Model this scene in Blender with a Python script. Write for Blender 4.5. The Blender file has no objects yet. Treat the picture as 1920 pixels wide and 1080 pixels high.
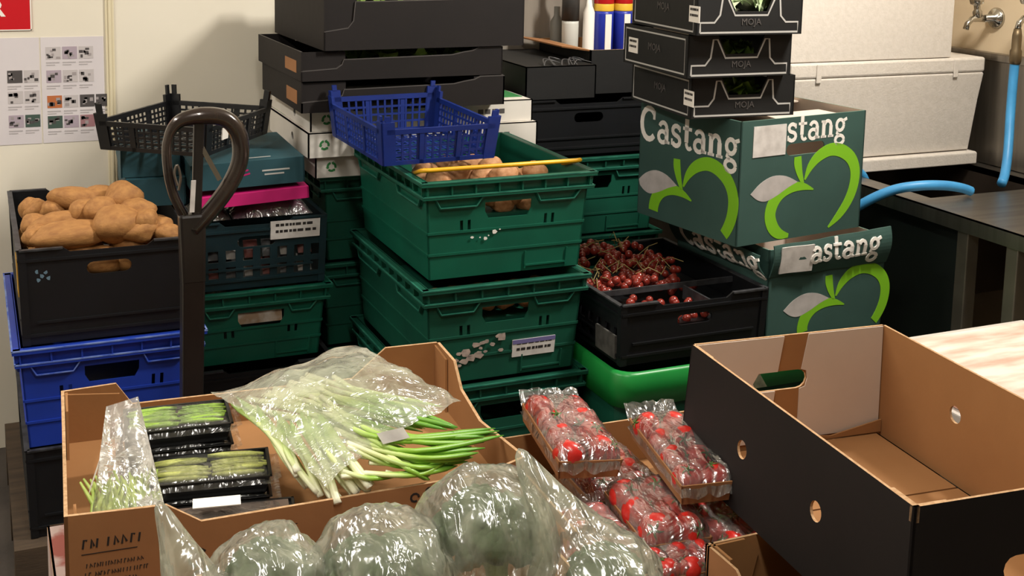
import bpy, math, random
from mathutils import Vector, Matrix, noise, Euler
from mathutils.geometry import tessellate_polygon
from math import sin, cos, pi, radians, sqrt, atan2
SC = bpy.context.scene
COL = SC.collection
rnd = random.Random(7)

# ------------------------------------------------------------ camera, light, exposure
cam = bpy.data.cameras.new('camera'); camo = bpy.data.objects.new('camera', cam); COL.objects.link(camo)
cam.sensor_fit = 'HORIZONTAL'; cam.sensor_width = 36.0
cam.lens = 2300 / 1920 * 36.0
cam.shift_y = -(540 - 158) / 1920
cam.clip_start = 0.02
YAW, PITCH, ROLL = radians(24), radians(8), 0.022
camo.matrix_world = (Matrix.Translation((0, 0, 1.6)) @ Matrix.Rotation(-YAW, 4, 'Z')
                     @ Matrix.Rotation(pi / 2 - PITCH, 4, 'X') @ Matrix.Rotation(ROLL, 4, 'Z'))
SC.camera = camo
w = bpy.data.worlds.new('world'); SC.world = w; w.use_nodes = True
w.node_tree.nodes['Background'].inputs[0].default_value = (1.0, 0.93, 0.84, 1)
w.node_tree.nodes['Background'].inputs[1].default_value = 0.05
def area(name, loc, rot, sx, sy, power, col):
    l = bpy.data.lights.new(name, 'AREA'); l.shape = 'RECTANGLE'; l.size = sx; l.size_y = sy; l.energy = power; l.color = col
    o = bpy.data.objects.new(name, l); COL.objects.link(o); o.location = loc; o.rotation_euler = rot
    return o
WARM = (1.0, 0.945, 0.86)
def aim(a, b): return (Vector(b) - Vector(a)).to_track_quat('-Z', 'Y').to_euler()
area('ceiling_tube_key', (2.25, 1.9, 2.62), aim((2.25, 1.9, 2.62), (0.7, 3.4, 1.0)), 0.12, 0.5, 84, WARM)
area('fill_front', (0.3, 0.7, 2.66), (0, 0, 0), 0.2, 1.3, 34, WARM)  # unseen fill light added over the foreground produce
area('fill_left', (-1.0, 2.5, 2.66), (0, 0, 0), 0.2, 1.3, 48, WARM)  # unseen fill light added to brighten the back wall
vs = SC.view_settings
SC.display_settings.display_device = 'sRGB'
vs.view_transform = 'Standard'; vs.look = 'None'; vs.gamma = 1.0; vs.use_curve_mapping = False
vs.exposure = -0.12

# ------------------------------------------------------------ materials
def lin(c):
    if isinstance(c, str):
        c = [int(c[i:i + 2], 16) / 255 for i in (0, 2, 4)]
    return [x / 12.92 if x <= 0.04045 else ((x + 0.055) / 1.055) ** 2.4 for x in c] + [1.0]
MATS = {}
def mat(name, col, rough=0.6, metal=0.0, col2=None, scale=8.0, bump=0.0, bscale=40.0, spec=0.5, stretch=None, detail=4.0, contrast=(0.35, 0.7), coat=0.0):
    if name in MATS: return MATS[name]
    m = bpy.data.materials.new(name); m.use_nodes = True; MATS[name] = m
    nt = m.node_tree; N = nt.nodes; L = nt.links; p = N['Principled BSDF']
    p.inputs['Base Color'].default_value = lin(col); p.inputs['Roughness'].default_value = rough
    p.inputs['Metallic'].default_value = metal; p.inputs['Specular IOR Level'].default_value = spec
    p.inputs['Coat Weight'].default_value = coat
    if col2 or bump:
        tc = N.new('ShaderNodeTexCoord'); src = tc.outputs['Object']
        if stretch:
            mp = N.new('ShaderNodeMapping'); mp.inputs['Scale'].default_value = stretch
            L.new(src, mp.inputs['Vector']); src = mp.outputs['Vector']
    if col2:
        nz = N.new('ShaderNodeTexNoise'); nz.inputs['Scale'].default_value = scale; nz.inputs['Detail'].default_value = detail
        L.new(src, nz.inputs['Vector'])
        cr = N.new('ShaderNodeValToRGB'); cr.color_ramp.elements[0].position = contrast[0]; cr.color_ramp.elements[1].position = contrast[1]
        cr.color_ramp.elements[0].color = lin(col); cr.color_ramp.elements[1].color = lin(col2)
        L.new(nz.outputs['Fac'], cr.inputs['Fac']); L.new(cr.outputs['Color'], p.inputs['Base Color'])
    if bump:
        nb = N.new('ShaderNodeTexNoise'); nb.inputs['Scale'].default_value = bscale; nb.inputs['Detail'].default_value = 3
        L.new(src, nb.inputs['Vector'])
        b = N.new('ShaderNodeBump'); b.inputs['Strength'].default_value = bump; b.inputs['Distance'].default_value = 0.01
        L.new(nb.outputs['Fac'], b.inputs['Height']); L.new(b.outputs['Normal'], p.inputs['Normal'])
    return m
def film(name, haze=0.12, tint='F4F6F0', gloss=0.35, bscale=30, bump=0.9, stretch=(1, 1, 1), vary=0.0, crease=(4, .6, 1.5)):
    """clear crinkled plastic film: mostly transparent, a little milky, glossy creases"""
    if name in MATS: return MATS[name]
    m = bpy.data.materials.new(name); m.use_nodes = True; MATS[name] = m
    nt = m.node_tree; N = nt.nodes; L = nt.links; N.remove(N['Principled BSDF']); out = N['Material Output']
    tc = N.new('ShaderNodeTexCoord'); mp = N.new('ShaderNodeMapping'); mp.inputs['Scale'].default_value = stretch
    L.new(tc.outputs['Object'], mp.inputs['Vector'])
    nb = N.new('ShaderNodeTexNoise'); nb.inputs['Scale'].default_value = bscale; nb.inputs['Detail'].default_value = 3; nb.inputs['Distortion'].default_value = 1.2
    L.new(mp.outputs['Vector'], nb.inputs['Vector'])
    b = N.new('ShaderNodeBump'); b.inputs['Strength'].default_value = bump; b.inputs['Distance'].default_value = 0.012
    m2 = N.new('ShaderNodeMapping'); m2.inputs['Rotation'].default_value = (0.4, 0.3, 0.6); m2.inputs['Scale'].default_value = crease
    L.new(tc.outputs['Object'], m2.inputs['Vector'])
    n2 = N.new('ShaderNodeTexNoise'); n2.inputs['Scale'].default_value = 9; n2.inputs['Detail'].default_value = 2; n2.inputs['Distortion'].default_value = 0.8
    try: n2.noise_type = 'RIDGED_MULTIFRACTAL'
    except Exception: pass
    L.new(m2.outputs['Vector'], n2.inputs['Vector'])
    ad = N.new('ShaderNodeMath'); ad.operation = 'MULTIPLY_ADD'; ad.inputs[1].default_value = 0.8
    L.new(n2.outputs['Fac'], ad.inputs[0]); L.new(nb.outputs['Fac'], ad.inputs[2]); L.new(ad.outputs[0], b.inputs['Height'])
    tr = N.new('ShaderNodeBsdfTransparent'); tr.inputs[0].default_value = (0.97, 0.97, 0.96, 1)
    df = N.new('ShaderNodeBsdfDiffuse'); df.inputs[0].default_value = lin(tint)
    tl = N.new('ShaderNodeBsdfTranslucent'); tl.inputs[0].default_value = lin(tint)
    gl = N.new('ShaderNodeBsdfGlossy'); gl.inputs['Roughness'].default_value = 0.2; gl.inputs[0].default_value = (0.95, 0.95, 0.95, 1)
    for s in (df, tl, gl): L.new(b.outputs['Normal'], s.inputs['Normal'])
    a1 = N.new('ShaderNodeMixShader'); a1.inputs[0].default_value = 0.5; L.new(df.outputs[0], a1.inputs[1]); L.new(tl.outputs[0], a1.inputs[2])
    a2 = N.new('ShaderNodeMixShader'); a2.inputs[0].default_value = haze; L.new(tr.outputs[0], a2.inputs[1]); L.new(a1.outputs[0], a2.inputs[2])
    if vary:
        hz = N.new('ShaderNodeTexNoise'); hz.inputs['Scale'].default_value = 14; hz.inputs['Detail'].default_value = 4; L.new(mp.outputs['Vector'], hz.inputs['Vector'])
        mr = N.new('ShaderNodeMapRange'); mr.inputs['From Min'].default_value = 0.35; mr.inputs['From Max'].default_value = 0.65
        mr.inputs['To Min'].default_value = haze - vary; mr.inputs['To Max'].default_value = haze + vary
        L.new(hz.outputs['Fac'], mr.inputs['Value']); L.new(mr.outputs['Result'], a2.inputs[0])
    fr = N.new('ShaderNodeFresnel'); fr.inputs['IOR'].default_value = 1.45; L.new(b.outputs['Normal'], fr.inputs['Normal'])
    mm = N.new('ShaderNodeMath'); mm.operation = 'MULTIPLY_ADD'; mm.use_clamp = True
    mm.inputs[1].default_value = 0.75; mm.inputs[2].default_value = gloss * 0.14; L.new(fr.outputs[0], mm.inputs[0])
    a3 = N.new('ShaderNodeMixShader'); L.new(mm.outputs[0], a3.inputs[0]); L.new(a2.outputs[0], a3.inputs[1]); L.new(gl.outputs[0], a3.inputs[2])
    L.new(a3.outputs[0], out.inputs['Surface'])
    return m
def gradient_mat(name, stops, axis=0, rough=0.4, attr='UV'):
    """colour that belongs to the plant, running along its length (stored as uv)"""
    if name in MATS: return MATS[name]
    m = bpy.data.materials.new(name); m.use_nodes = True; MATS[name] = m
    nt = m.node_tree; N = nt.nodes; L = nt.links; p = N['Principled BSDF']; p.inputs['Roughness'].default_value = rough
    tc = N.new('ShaderNodeTexCoord'); sx = N.new('ShaderNodeSeparateXYZ'); L.new(tc.outputs[attr], sx.inputs[0])
    cr = N.new('ShaderNodeValToRGB'); e = cr.color_ramp.elements
    while len(e) < len(stops): e.new(0.5)
    for el, (q, c) in zip(e, stops): el.position = q; el.color = lin(c)
    L.new(sx.outputs[axis], cr.inputs['Fac']); L.new(cr.outputs['Color'], p.inputs['Base Color'])
    return m

M_wall = mat('wall_cladding', 'E6DFCF', 0.35, col2='DDD5C3', scale=1.5, bump=0.03, bscale=6)
M_wall2 = mat('wall_cream_paint', 'E0CDB0', 0.5, col2='D6C19F', scale=3)
M_trim = mat('trim_plastic', 'DDD2B4', 0.35)
M_floor = mat('floor_concrete', '4A423C', 0.6, col2='352F2B', scale=5, bump=0.15, bscale=30)
M_ceil = mat('ceiling_paint', 'E4DED2', 0.8)
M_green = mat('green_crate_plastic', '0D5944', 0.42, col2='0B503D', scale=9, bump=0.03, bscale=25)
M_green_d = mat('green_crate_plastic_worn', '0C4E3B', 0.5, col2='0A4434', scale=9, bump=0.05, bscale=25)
M_green_b = mat('bright_green_plastic', '1E8A3C', 0.35, col2='1A7C36', scale=6)
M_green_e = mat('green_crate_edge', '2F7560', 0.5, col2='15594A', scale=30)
M_blue = mat('blue_crate_plastic', '1A39A2', 0.42, col2='173492', scale=7, bump=0.03)
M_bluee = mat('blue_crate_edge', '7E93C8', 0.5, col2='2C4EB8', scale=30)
M_navy = mat('navy_mesh_plastic', '152C78', 0.4, col2='112566', scale=9)
M_blackp = mat('black_crate_plastic', '0D0F13', 0.45, col2='0A0B0E', scale=9, bump=0.05)
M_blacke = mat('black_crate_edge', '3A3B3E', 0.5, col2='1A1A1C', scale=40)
M_tealp = mat('dark_teal_crate_plastic', '0F2C33', 0.45, col2='0C242A', scale=9)
M_yellow = mat('yellow_bale_arm', 'E8AE1C', 0.4, col2='D69A14', scale=20)
M_card = mat('brown_cardboard', 'A06F45', 0.85, col2='93643D', scale=6, bump=0.04, bscale=60)
M_cardi = mat('brown_cardboard_inner', '9F7144', 0.85, col2='93663B', scale=5, bump=0.04, bscale=50)
M_carde = mat('cardboard_cut_edge', 'C4A079', 0.9, col2='A67F57', scale=150)
M_cardw = mat('white_lined_cardboard', 'D3C3B4', 0.8, col2='CBB9A9', scale=4, bump=0.03)
M_blackc = mat('black_printed_cardboard', '191413', 0.7, col2='151110', spec=0.3, scale=6, bump=0.05, bscale=30)
M_blackc2 = mat('black_tray_cardboard', '161616', 0.65, col2='131313', spec=0.35, scale=6, bump=0.05, bscale=30)
M_silver = mat('silver_print', 'B4B2AE', 0.5)
M_greyprint = mat('grey_print', '4E4A48', 0.6)
M_white = mat('white_paper', 'E9E4DC', 0.7)
M_label = mat('label_paper', 'D5D0CB', 0.7, col2='B9B3AE', scale=30)
M_ink = mat('black_ink', '241F1D', 0.7)
M_whitebox = mat('white_fruit_carton', 'DDD8CF', 0.75, col2='D2CCC2', scale=6)
M_greenprint = mat('green_print', '2C7A3F', 0.7)
M_redprint = mat('red_print', 'C33A2E', 0.7)
M_apple = mat('apple_green_print', '79B81C', 0.6)
M_cast = mat('dark_green_carton', '33524B', 0.72, col2='2C4842', scale=4, bump=0.06, bscale=14)
M_leaf = mat('silver_leaf_print', 'BDB7B4', 0.6, col2='A9A3A0', scale=25)
M_teal = mat('teal_carton', '1F4A54', 0.65, col2='1A414A', scale=5)
M_pink = mat('magenta_carton', 'C4186E', 0.55, col2='B01262', scale=6)
M_poly = mat('white_polystyrene', 'D0C8BE', 0.7, col2='C8C0B5', scale=60, bump=0.12, bscale=160)
M_steel = mat('stainless_steel', '9A958C', 0.38, 1.0, col2='85807A', scale=3, stretch=(1, 14, 1), bump=0.02, bscale=60)
M_steeld = mat('dull_steel', '8A8578', 0.5, 0.8, col2='6E6A60', scale=5)
M_chrome = mat('chrome', 'B9B6AE', 0.18, 1.0)
M_brass = mat('dull_brass', '6E5F48', 0.45, 0.8)
M_hose = mat('blue_hose', '3F93C9', 0.45, col2='3785BA', scale=20)
M_rubber = mat('black_rubber', '1B1918', 0.5)
M_hblack = mat('black_painted_steel', '1E1917', 0.35, 0.1, col2='161211', scale=14, bump=0.04)
M_hgloss = mat('worn_handle_grip', '40352F', 0.22, 0.3, col2='221C1A', scale=9, coat=0.5)
M_wood = mat('pallet_wood', '4A3B2B', 0.85, col2='35291D', scale=6, stretch=(1, 8, 8), bump=0.1)
M_board = mat('stained_cutting_board', 'E2D3C6', 0.55, col2='CF9582', scale=4, stretch=(1.6, 6, 1), detail=12, contrast=(0.36, 0.68), bump=0.05, bscale=25)
M_potato = mat('baking_potato_skin', 'AC7B44', 0.75, col2='895B2F', scale=3.2, bump=0.12, bscale=9, detail=6, contrast=(.3, .75))
M_potato2 = mat('small_potato_skin', 'C29268', 0.7, col2='A87448', scale=3, bump=0.1, bscale=9)
M_tom = mat('tomato_skin', 'BE1F1E', 0.3, col2='C83226', scale=14, coat=0.2)
M_cherry = mat('cherry_tomato_skin', '6E1916', 0.25, col2='94382A', scale=40, coat=0.3)
M_stem = mat('green_stem', '4E6B2A', 0.6)
M_brocc = mat('broccoli_floret', '7A9A68', 0.8, col2='96B080', scale=60, bump=0.9, bscale=240)
M_broccs = mat('broccoli_stalk', '9DB877', 0.6, col2='8CAA66', scale=20)
M_leafg = mat('lettuce_leaf', '8FAF55', 0.6, col2='5E8538', scale=30, bump=0.3, bscale=40)
M_bean = mat('green_bean', '9CBF50', 0.45, col2='88AC42', scale=30)
M_bean2 = mat('pale_bean', 'B9BC6E', 0.5, col2='A2AA5A', scale=30)
M_trayb = mat('black_plastic_tray', '121213', 0.3)
M_berry = mat('dark_berry', '5A1420', 0.35)
M_filmc = film('clear_film', 0.14, gloss=1.2, bscale=20, bump=1.2, vary=0.12, crease=(5, 1.2, 1.5))
M_filmbean = film('bean_film', 0.07, gloss=0.6, bscale=20, bump=0.8)
M_filmb = film('broccoli_bag_film', 0.27, 'F0F4DC', gloss=0.6, bscale=16, bump=1.0, stretch=(1.0, 1.0, 0.45), vary=0.18, crease=(5, 1.2, 1.2))
M_filmo = film('frosted_bag_film', 0.42, 'EEF2E0', gloss=0.35, bscale=20, bump=0.7, stretch=(1, 2.0, 1), vary=0.22)
M_onion = gradient_mat('spring_onion_skin', [(0.0, 'F0EED2'), (0.22, 'DCE5A4'), (0.5, '8DB83C'), (1.0, '4C8F26')])
M_red = mat('red_sign', 'C1121F', 0.35)
M_black = mat('matt_black', '1A1A1A', 0.6)
M_green_lab = mat('green_leaf_print', '5FA84A', 0.6)

# ------------------------------------------------------------ mesh helpers
class MB:
    def __init__(s): s.v = []; s.f = []; s.m = []; s.uv = None
    def add(s, v, f, mi=0):
        n = len(s.v); s.v += [tuple(p) for p in v]
        for q in f: s.f.append(tuple(i + n for i in q)); s.m.append(mi)
    def box(s, a, b, mi=0, M=None):
        x0, y0, z0 = a; x1, y1, z1 = b
        v = [(x0, y0, z0), (x1, y0, z0), (x1, y1, z0), (x0, y1, z0), (x0, y0, z1), (x1, y0, z1), (x1, y1, z1), (x0, y1, z1)]
        if M is not None: v = [M @ Vector(p) for p in v]
        s.add(v, [(3, 2, 1, 0), (4, 5, 6, 7), (0, 1, 5, 4), (1, 2, 6, 5), (2, 3, 7, 6), (3, 0, 4, 7)], mi)
    def hexa(s, v, mi=0):
        s.add(v, [(3, 2, 1, 0), (4, 5, 6, 7), (0, 1, 5, 4), (1, 2, 6, 5), (2, 3, 7, 6), (3, 0, 4, 7)], mi)
    def bar(s, p, q, wd, mi=0, up=(0, 0, 1), h=None):
        p = Vector(p); q = Vector(q); d = (q - p).normalized(); u = Vector(up); sd = d.cross(u)
        if sd.length < 1e-4: sd = d.cross(Vector((1, 0, 0)))
        sd.normalize(); u = sd.cross(d); a = sd * wd / 2; b = u * (h or wd) / 2
        s.hexa([p - a - b, p + a - b, p + a + b, p - a + b, q - a - b, q + a - b, q + a + b, q - a + b], mi)
    def tube(s, pts, r, n=8, mi=0, closed=False, flat=1.0, uvs=False):
        P = [Vector(p) for p in pts]; k = len(P); R = r if isinstance(r, (list, tuple)) else [r] * k
        up = None; v = []; f = []
        for i in range(k):
            t = (P[(i + 1) % k] - P[i - 1]) if closed else (P[min(i + 1, k - 1)] - P[max(i - 1, 0)])
            t.normalize()
            if up is None:
                up = Vector((0, 0, 1)) if abs(t.z) < 0.9 else Vector((1, 0, 0))
            sd = t.cross(up); sd.normalize(); up = sd.cross(t)
            for j in range(n):
                a = 2 * pi * j / n; v.append(P[i] + sd * cos(a) * R[i] + up * sin(a) * R[i] * flat)
        for i in range(k if closed else k - 1):
            for j in range(n):
                a = i * n + j; b = i * n + (j + 1) % n; c = ((i + 1) % k) * n
                f.append((a, b, c + (j + 1) % n, c + j))
        if not closed: f.append(tuple(range(n))[::-1]); f.append(tuple((k - 1) * n + j for j in range(n)))
        if uvs:
            if s.uv is None: s.uv = []
            s.uv += [(i / (k - 1), 0) for i in range(k) for j in range(n)]
        s.add(v, f, mi)
    def lathe(s, prof, n=20, mi=0, M=None):
        v = []; f = []; k = len(prof)
        for (r, z) in prof:
            for j in range(n):
                p = Vector((r * cos(2 * pi * j / n), r * sin(2 * pi * j / n), z)); v.append(M @ p if M is not None else p)
        for i in range(k - 1):
            for j in range(n):
                f.append((i * n + j, i * n + (j + 1) % n, (i + 1) * n + (j + 1) % n, (i + 1) * n + j))
        f.append(tuple(range(n))[::-1]); f.append(tuple((k - 1) * n + j for j in range(n)))
        s.add(v, f, mi)
    def panel(s, outline, holes, t, fn, mo=0, mi=None, me=None):
        """extruded flat panel with holes; fn(a, b, c) -> xyz, c runs 0 (outside) .. t (inside)"""
        mi = mo if mi is None else mi; me = mo if me is None else me
        def area2(p): return sum(p[i - 1][0] * p[i][1] - p[i][0] * p[i - 1][1] for i in range(len(p)))
        loops = [list(outline) if area2(outline) > 0 else list(outline)[::-1]]
        for h in holes: loops.append(list(h) if area2(h) < 0 else list(h)[::-1])
        tris = tessellate_polygon([[Vector((a, b, 0)) for a, b in l] for l in loops])
        flat = [p for l in loops for p in l]; n = len(flat)
        F = []
        for q in tris:
            A, B, C_ = (flat[i] for i in q)
            cr = (B[0] - A[0]) * (C_[1] - A[1]) - (B[1] - A[1]) * (C_[0] - A[0])
            F.append(tuple(q) if cr > 0 else (q[0], q[2], q[1]))
        base = len(s.v)
        s.v += [tuple(fn(a, b, 0)) for a, b in flat] + [tuple(fn(a, b, t)) for a, b in flat]
        for q in F: s.f.append(tuple(base + i for i in q)); s.m.append(mo)
        for q in F: s.f.append(tuple(base + n + i for i in q[::-1])); s.m.append(mi)
        k = 0; amin = min(q[0] for q in loops[0]); amax = max(q[0] for q in loops[0])
        for l in loops:
            for i in range(len(l)):
                a = k + i; b = k + (i + 1) % len(l)
                ends = l is loops[0] and abs(flat[a][0] - flat[b][0]) < 1e-6 and (abs(flat[a][0] - amin) < 1e-6 or abs(flat[a][0] - amax) < 1e-6)
                s.f.append((base + b, base + a, base + n + a, base + n + b)); s.m.append(mo if ends else me)
            k += len(l)
    def ball(s, c, r, mi=0, seg=12, rings=8, sc=(1, 1, 1), disp=0.0, ds=3.0, seed=0.0):
        v = [];f = []
        for i in range(rings + 1):
            th = pi * i / rings
            for j in range(seg):
                ph = 2 * pi * j / seg; d = Vector((sin(th) * cos(ph), sin(th) * sin(ph), cos(th)))
                k = 1 + disp * noise.noise(d * ds + Vector((seed, seed * 1.7, seed * .3)))
                v.append((c[0] + d.x * r * k * sc[0], c[1] + d.y * r * k * sc[1], c[2] + d.z * r * k * sc[2]))
        for i in range(rings):
            for j in range(seg):
                a = i * seg + j; b = i * seg + (j + 1) % seg
                f.append((a, a + seg, b + seg, b))
        s.add(v, f, mi)
    def mesh(s, name, mats, smooth=False):
        me = bpy.data.meshes.new(name); me.from_pydata(s.v, [], s.f)
        for m in (mats if isinstance(mats, (list, tuple)) else [mats]): me.materials.append(m)
        me.polygons.foreach_set('material_index', s.m)
        if smooth: me.polygons.foreach_set('use_smooth', [True] * len(me.polygons))
        if s.uv:
            ul = me.uv_layers.new(name='UVMap')
            for lp in me.loops: ul.data[lp.index].uv = s.uv[lp.vertex_index]
        me.update()
        return me
    def build_each(s, name, mats, parent=None, smooth=False, bevel=0.0, label=None):
        par = list(range(len(s.v)))
        def find(i):
            while par[i] != i: par[i] = par[par[i]]; i = par[i]
            return i
        for f in s.f:
            for i in f[1:]: par[find(i)] = find(f[0])
        grp = {}
        for f, m in zip(s.f, s.m): grp.setdefault(find(f[0]), []).append((f, m))
        for fs in grp.values():
            mb = MB(); mp = {}
            for f, m in fs:
                for i in f:
                    if i not in mp: mp[i] = len(mb.v); mb.v.append(s.v[i])
                mb.f.append(tuple(mp[i] for i in f)); mb.m.append(m)
            mb.build(name, mats, parent, smooth, bevel, label)
    def build(s, name, mats, parent=None, smooth=False, bevel=0.0, label=None):
        o = bpy.data.objects.new(name, s.mesh(name, mats, smooth)); COL.objects.link(o)
        if parent is not None: o.parent = parent
        if bevel:
            b = o.modifiers.new('bevel', 'BEVEL'); b.width = bevel; b.segments = 2; b.limit_method = 'ANGLE'
        if label: o['label'] = label
        return o
def tag(o, label, cat, group=None, kind=None):
    o['label'] = label; o['category'] = cat
    if group: o['group'] = group
    if kind: o['kind'] = kind
    return o
def thing(name, label, cat, loc=(0, 0, 0), rz=0.0, group=None, rx=0.0, ry=0.0):
    o = bpy.data.objects.new(name, None); COL.objects.link(o); o.empty_display_size = 0.05
    o.location = loc; o.rotation_euler = (rx, ry, rz)
    return tag(o, label, cat, group)
def struct(o): o['kind'] = 'structure'; return o
def inst(name, me, parent=None, loc=(0, 0, 0), rot=(0, 0, 0), sc=(1, 1, 1)):
    o = bpy.data.objects.new(name, me); COL.objects.link(o)
    if parent is not None: o.parent = parent
    o.location = loc; o.rotation_euler = rot; o.scale = sc
    return o
def rectpts(a0, a1, b0, b1): return [(a0, b0), (a1, b0), (a1, b1), (a0, b1)]
def slot(cx, cy, wd, h, n=6):
    r = h / 2; p = []
    for i in range(n + 1): a = -pi / 2 + pi * i / n; p.append((cx + wd / 2 - r + r * cos(a), cy + r * sin(a)))
    for i in range(n + 1): a = pi / 2 + pi * i / n; p.append((cx - wd / 2 + r + r * cos(a), cy + r * sin(a)))
    return p
def circ(cx, cy, r, n=16, ry=None): return [(cx + r * cos(2 * pi * i / n), cy + (ry or r) * sin(2 * pi * i / n)) for i in range(n)]
def sides(W, D, H, taper=0.0):
    """four wall frames of a box; each maps (a along, b up, c inwards)"""
    def mk(ox, oy, dx, dy, ix, iy, Lh):
        def fn(a, b, c):
            k = taper * (1 - b / H); aa = k + (Lh - 2 * k) * a / Lh
            return (ox + dx * aa + ix * (k + c), oy + dy * aa + iy * (k + c), b)
        return fn
    return {'front': (mk(0, 0, 1, 0, 0, 1, W), W), 'right': (mk(W, 0, 0, 1, -1, 0, D), D),
            'back': (mk(W, D, -1, 0, 0, -1, W), W), 'left': (mk(0, D, 0, -1, 1, 0, D), D)}
def sbox(mb, fn, a0, a1, b0, b1, c0, c1, mi=0):
    mb.hexa([fn(a0, b0, c0), fn(a1, b0, c0), fn(a1, b0, c1), fn(a0, b0, c1), fn(a0, b1, c0), fn(a1, b1, c0), fn(a1, b1, c1), fn(a0, b1, c1)], mi)
def ribbon(mb, fn, pts, wd, c0=-0.0006, c1=0.0, mi=0):
    """flat printed stroke; wd scalar or per point"""
    k = len(pts); Wd = wd if isinstance(wd, (list, tuple)) else [wd] * k
    Lf = []; Rt = []
    for i in range(k):
        p = pts[max(i - 1, 0)]; q = pts[min(i + 1, k - 1)]
        dx, dy = q[0] - p[0], q[1] - p[1]; l = math.hypot(dx, dy) or 1
        nx, ny = -dy / l, dx / l; h = Wd[i] / 2
        Lf.append((pts[i][0] + nx * h, pts[i][1] + ny * h)); Rt.append((pts[i][0] - nx * h, pts[i][1] - ny * h))
    v = [fn(a, b, c0) for a, b in Lf] + [fn(a, b, c0) for a, b in Rt] + [fn(a, b, c1) for a, b in Lf] + [fn(a, b, c1) for a, b in Rt]
    f = []
    for i in range(k - 1):
        f.append((i, k + i, k + i + 1, i + 1)); f.append((2 * k + i, i, i + 1, 2 * k + i + 1)); f.append((k + i, 3 * k + i, 3 * k + i + 1, k + i + 1))
    f.append((0, 2 * k, 3 * k, k)); f.append((k - 1, 2 * k - 1, 4 * k - 1, 3 * k - 1))
    mb.add(v, f, mi)
def arc(cx, cy, r, a0, a1, n=10, ry=None):
    return [(cx + r * cos(radians(a0 + (a1 - a0) * i / n)), cy + (ry or r) * sin(radians(a0 + (a1 - a0) * i / n))) for i in range(n + 1)]
def smooth(pts, n=6, closed=False):
    P = [Vector(p) for p in pts]; k = len(P); out = []
    for i in range(k if closed else k - 1):
        p0 = P[(i - 1) % k] if closed or i > 0 else P[0]; p1 = P[i]; p2 = P[(i + 1) % k]; p3 = P[(i + 2) % k] if closed or i + 2 < k else P[-1]
        for j in range(n):
            u = j / n
            out.append(0.5 * ((2 * p1) + (p2 - p0) * u + (2 * p0 - 5 * p1 + 4 * p2 - p3) * u * u + (3 * p1 - p0 - 3 * p2 + p3) * u ** 3))
    if not closed: out.append(P[-1])
    return out
# stroke letters on a unit x-height grid (x-height 1, advance second)
GL = {
 'C': ([(arc(.62, .75, .55, 45, 315, 14, .75), .26), ([(1.0, 1.45), (1.0, 1.0)], .16)], 1.25),
 'a': ([([(.72, .0), (.72, .72)], .26), (arc(.45, .70, .27, 0, 165, 8, .27), .2), (arc(.42, .28, .30, 20, 340, 12, .27), .2), ([(.6, .06), (.95, .06)], .13)], 1.0),
 's': ([(arc(.42, .74, .26, 30, 250, 8, .22) + arc(.42, .26, .28, 80, -150, 8, .24), .21), ([(.68, .98), (.68, .7)], .1), ([(.12, .32), (.12, .02)], .1)], .85),
 't': ([([(.32, 1.4), (.32, .3)], .26), (arc(.52, .28, .2, 180, 320, 6, .26), .18), ([(.05, .94), (.68, .94)], .15)], .78),
 'n': ([([(.25, .0), (.25, .98)], .26), ([(.05, .94), (.3, .94)], .13), (arc(.56, .66, .26, 160, 0, 8, .3) , .2), ([(.82, .68), (.82, 0)], .26), ([(.05, .06), (.48, .06)], .13), ([(.62, .06), (1.05, .06)], .13)], 1.12),
 'g': ([(arc(.45, .64, .29, 0, 360, 14, .32), .2), (arc(.45, -.22, .34, 0, 360, 14, .26), .2), ([(.28, .34), (.2, .18), (.42, .06)], .16), ([(.68, .88), (.98, 1.0)], .17)], 1.0),
}
def write_word(mb, fn, word, x, y, xh, mi=0, wf=1.0, c0=-0.0008):
    for ch in word:
        strokes, adv = GL[ch]
        for pts, wd in strokes:
            ribbon(mb, fn, [(x + p[0] * xh, y + p[1] * xh) for p in pts], wd * xh * wf, c0, 0.0, mi)
        x += adv * xh
    return x
def font_text(txt, size, parent, name, m, M, ext=0.0004, offset=0.0, align='CENTER'):
    cu = bpy.data.curves.new(name, 'FONT'); cu.body = txt; cu.size = size; cu.extrude = ext; cu.offset = offset; cu.align_x = align; cu.align_y = 'CENTER'
    cu.resolution_u = 2; cu.materials.append(m)
    o = bpy.data.objects.new(name, cu); COL.objects.link(o)
    me = bpy.data.meshes.new_from_object(o); bpy.data.objects.remove(o)
    o = bpy.data.objects.new(name, me); COL.objects.link(o)
    if parent is not None: o.parent = parent
    o.matrix_local = M
    return o
def face_matrix(fn, a, b, c=-0.0008):
    o = Vector(fn(a, b, c)); x = (Vector(fn(a + .01, b, c)) - o).normalized(); y = (Vector(fn(a, b + .01, c)) - o).normalized(); z = x.cross(y)
    return Matrix(((x.x, y.x, z.x, o.x), (x.y, y.y, z.y, o.y), (x.z, y.z, z.z, o.z), (0, 0, 0, 1)))
def paper_label(t, fn, a0, a1, b0, b1, m=None, name='label', lines=3, c=-0.0012, ink=True, label=None):
    mb = MB(); sbox(mb, fn, a0, a1, b0, b1, c, 0.0)
    o = mb.build(name, m or M_white, t, label=label)
    if ink:
        k = MB(); h = (b1 - b0)
        for i in range(lines):
            bb = b1 - h * (i + .8) / (lines + .8); x = a0 + (a1 - a0) * .1
            while x < a1 - (a1 - a0) * .14:
                wl = (a1 - a0) * rnd.uniform(.04, .12); sbox(k, fn, x, min(x + wl, a1 - (a1 - a0) * .08), bb, bb + h * .3 / lines, c - .0005, c)
                x += wl * 1.35
        k.build('printed_lines', M_ink, o)
    return o

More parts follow.
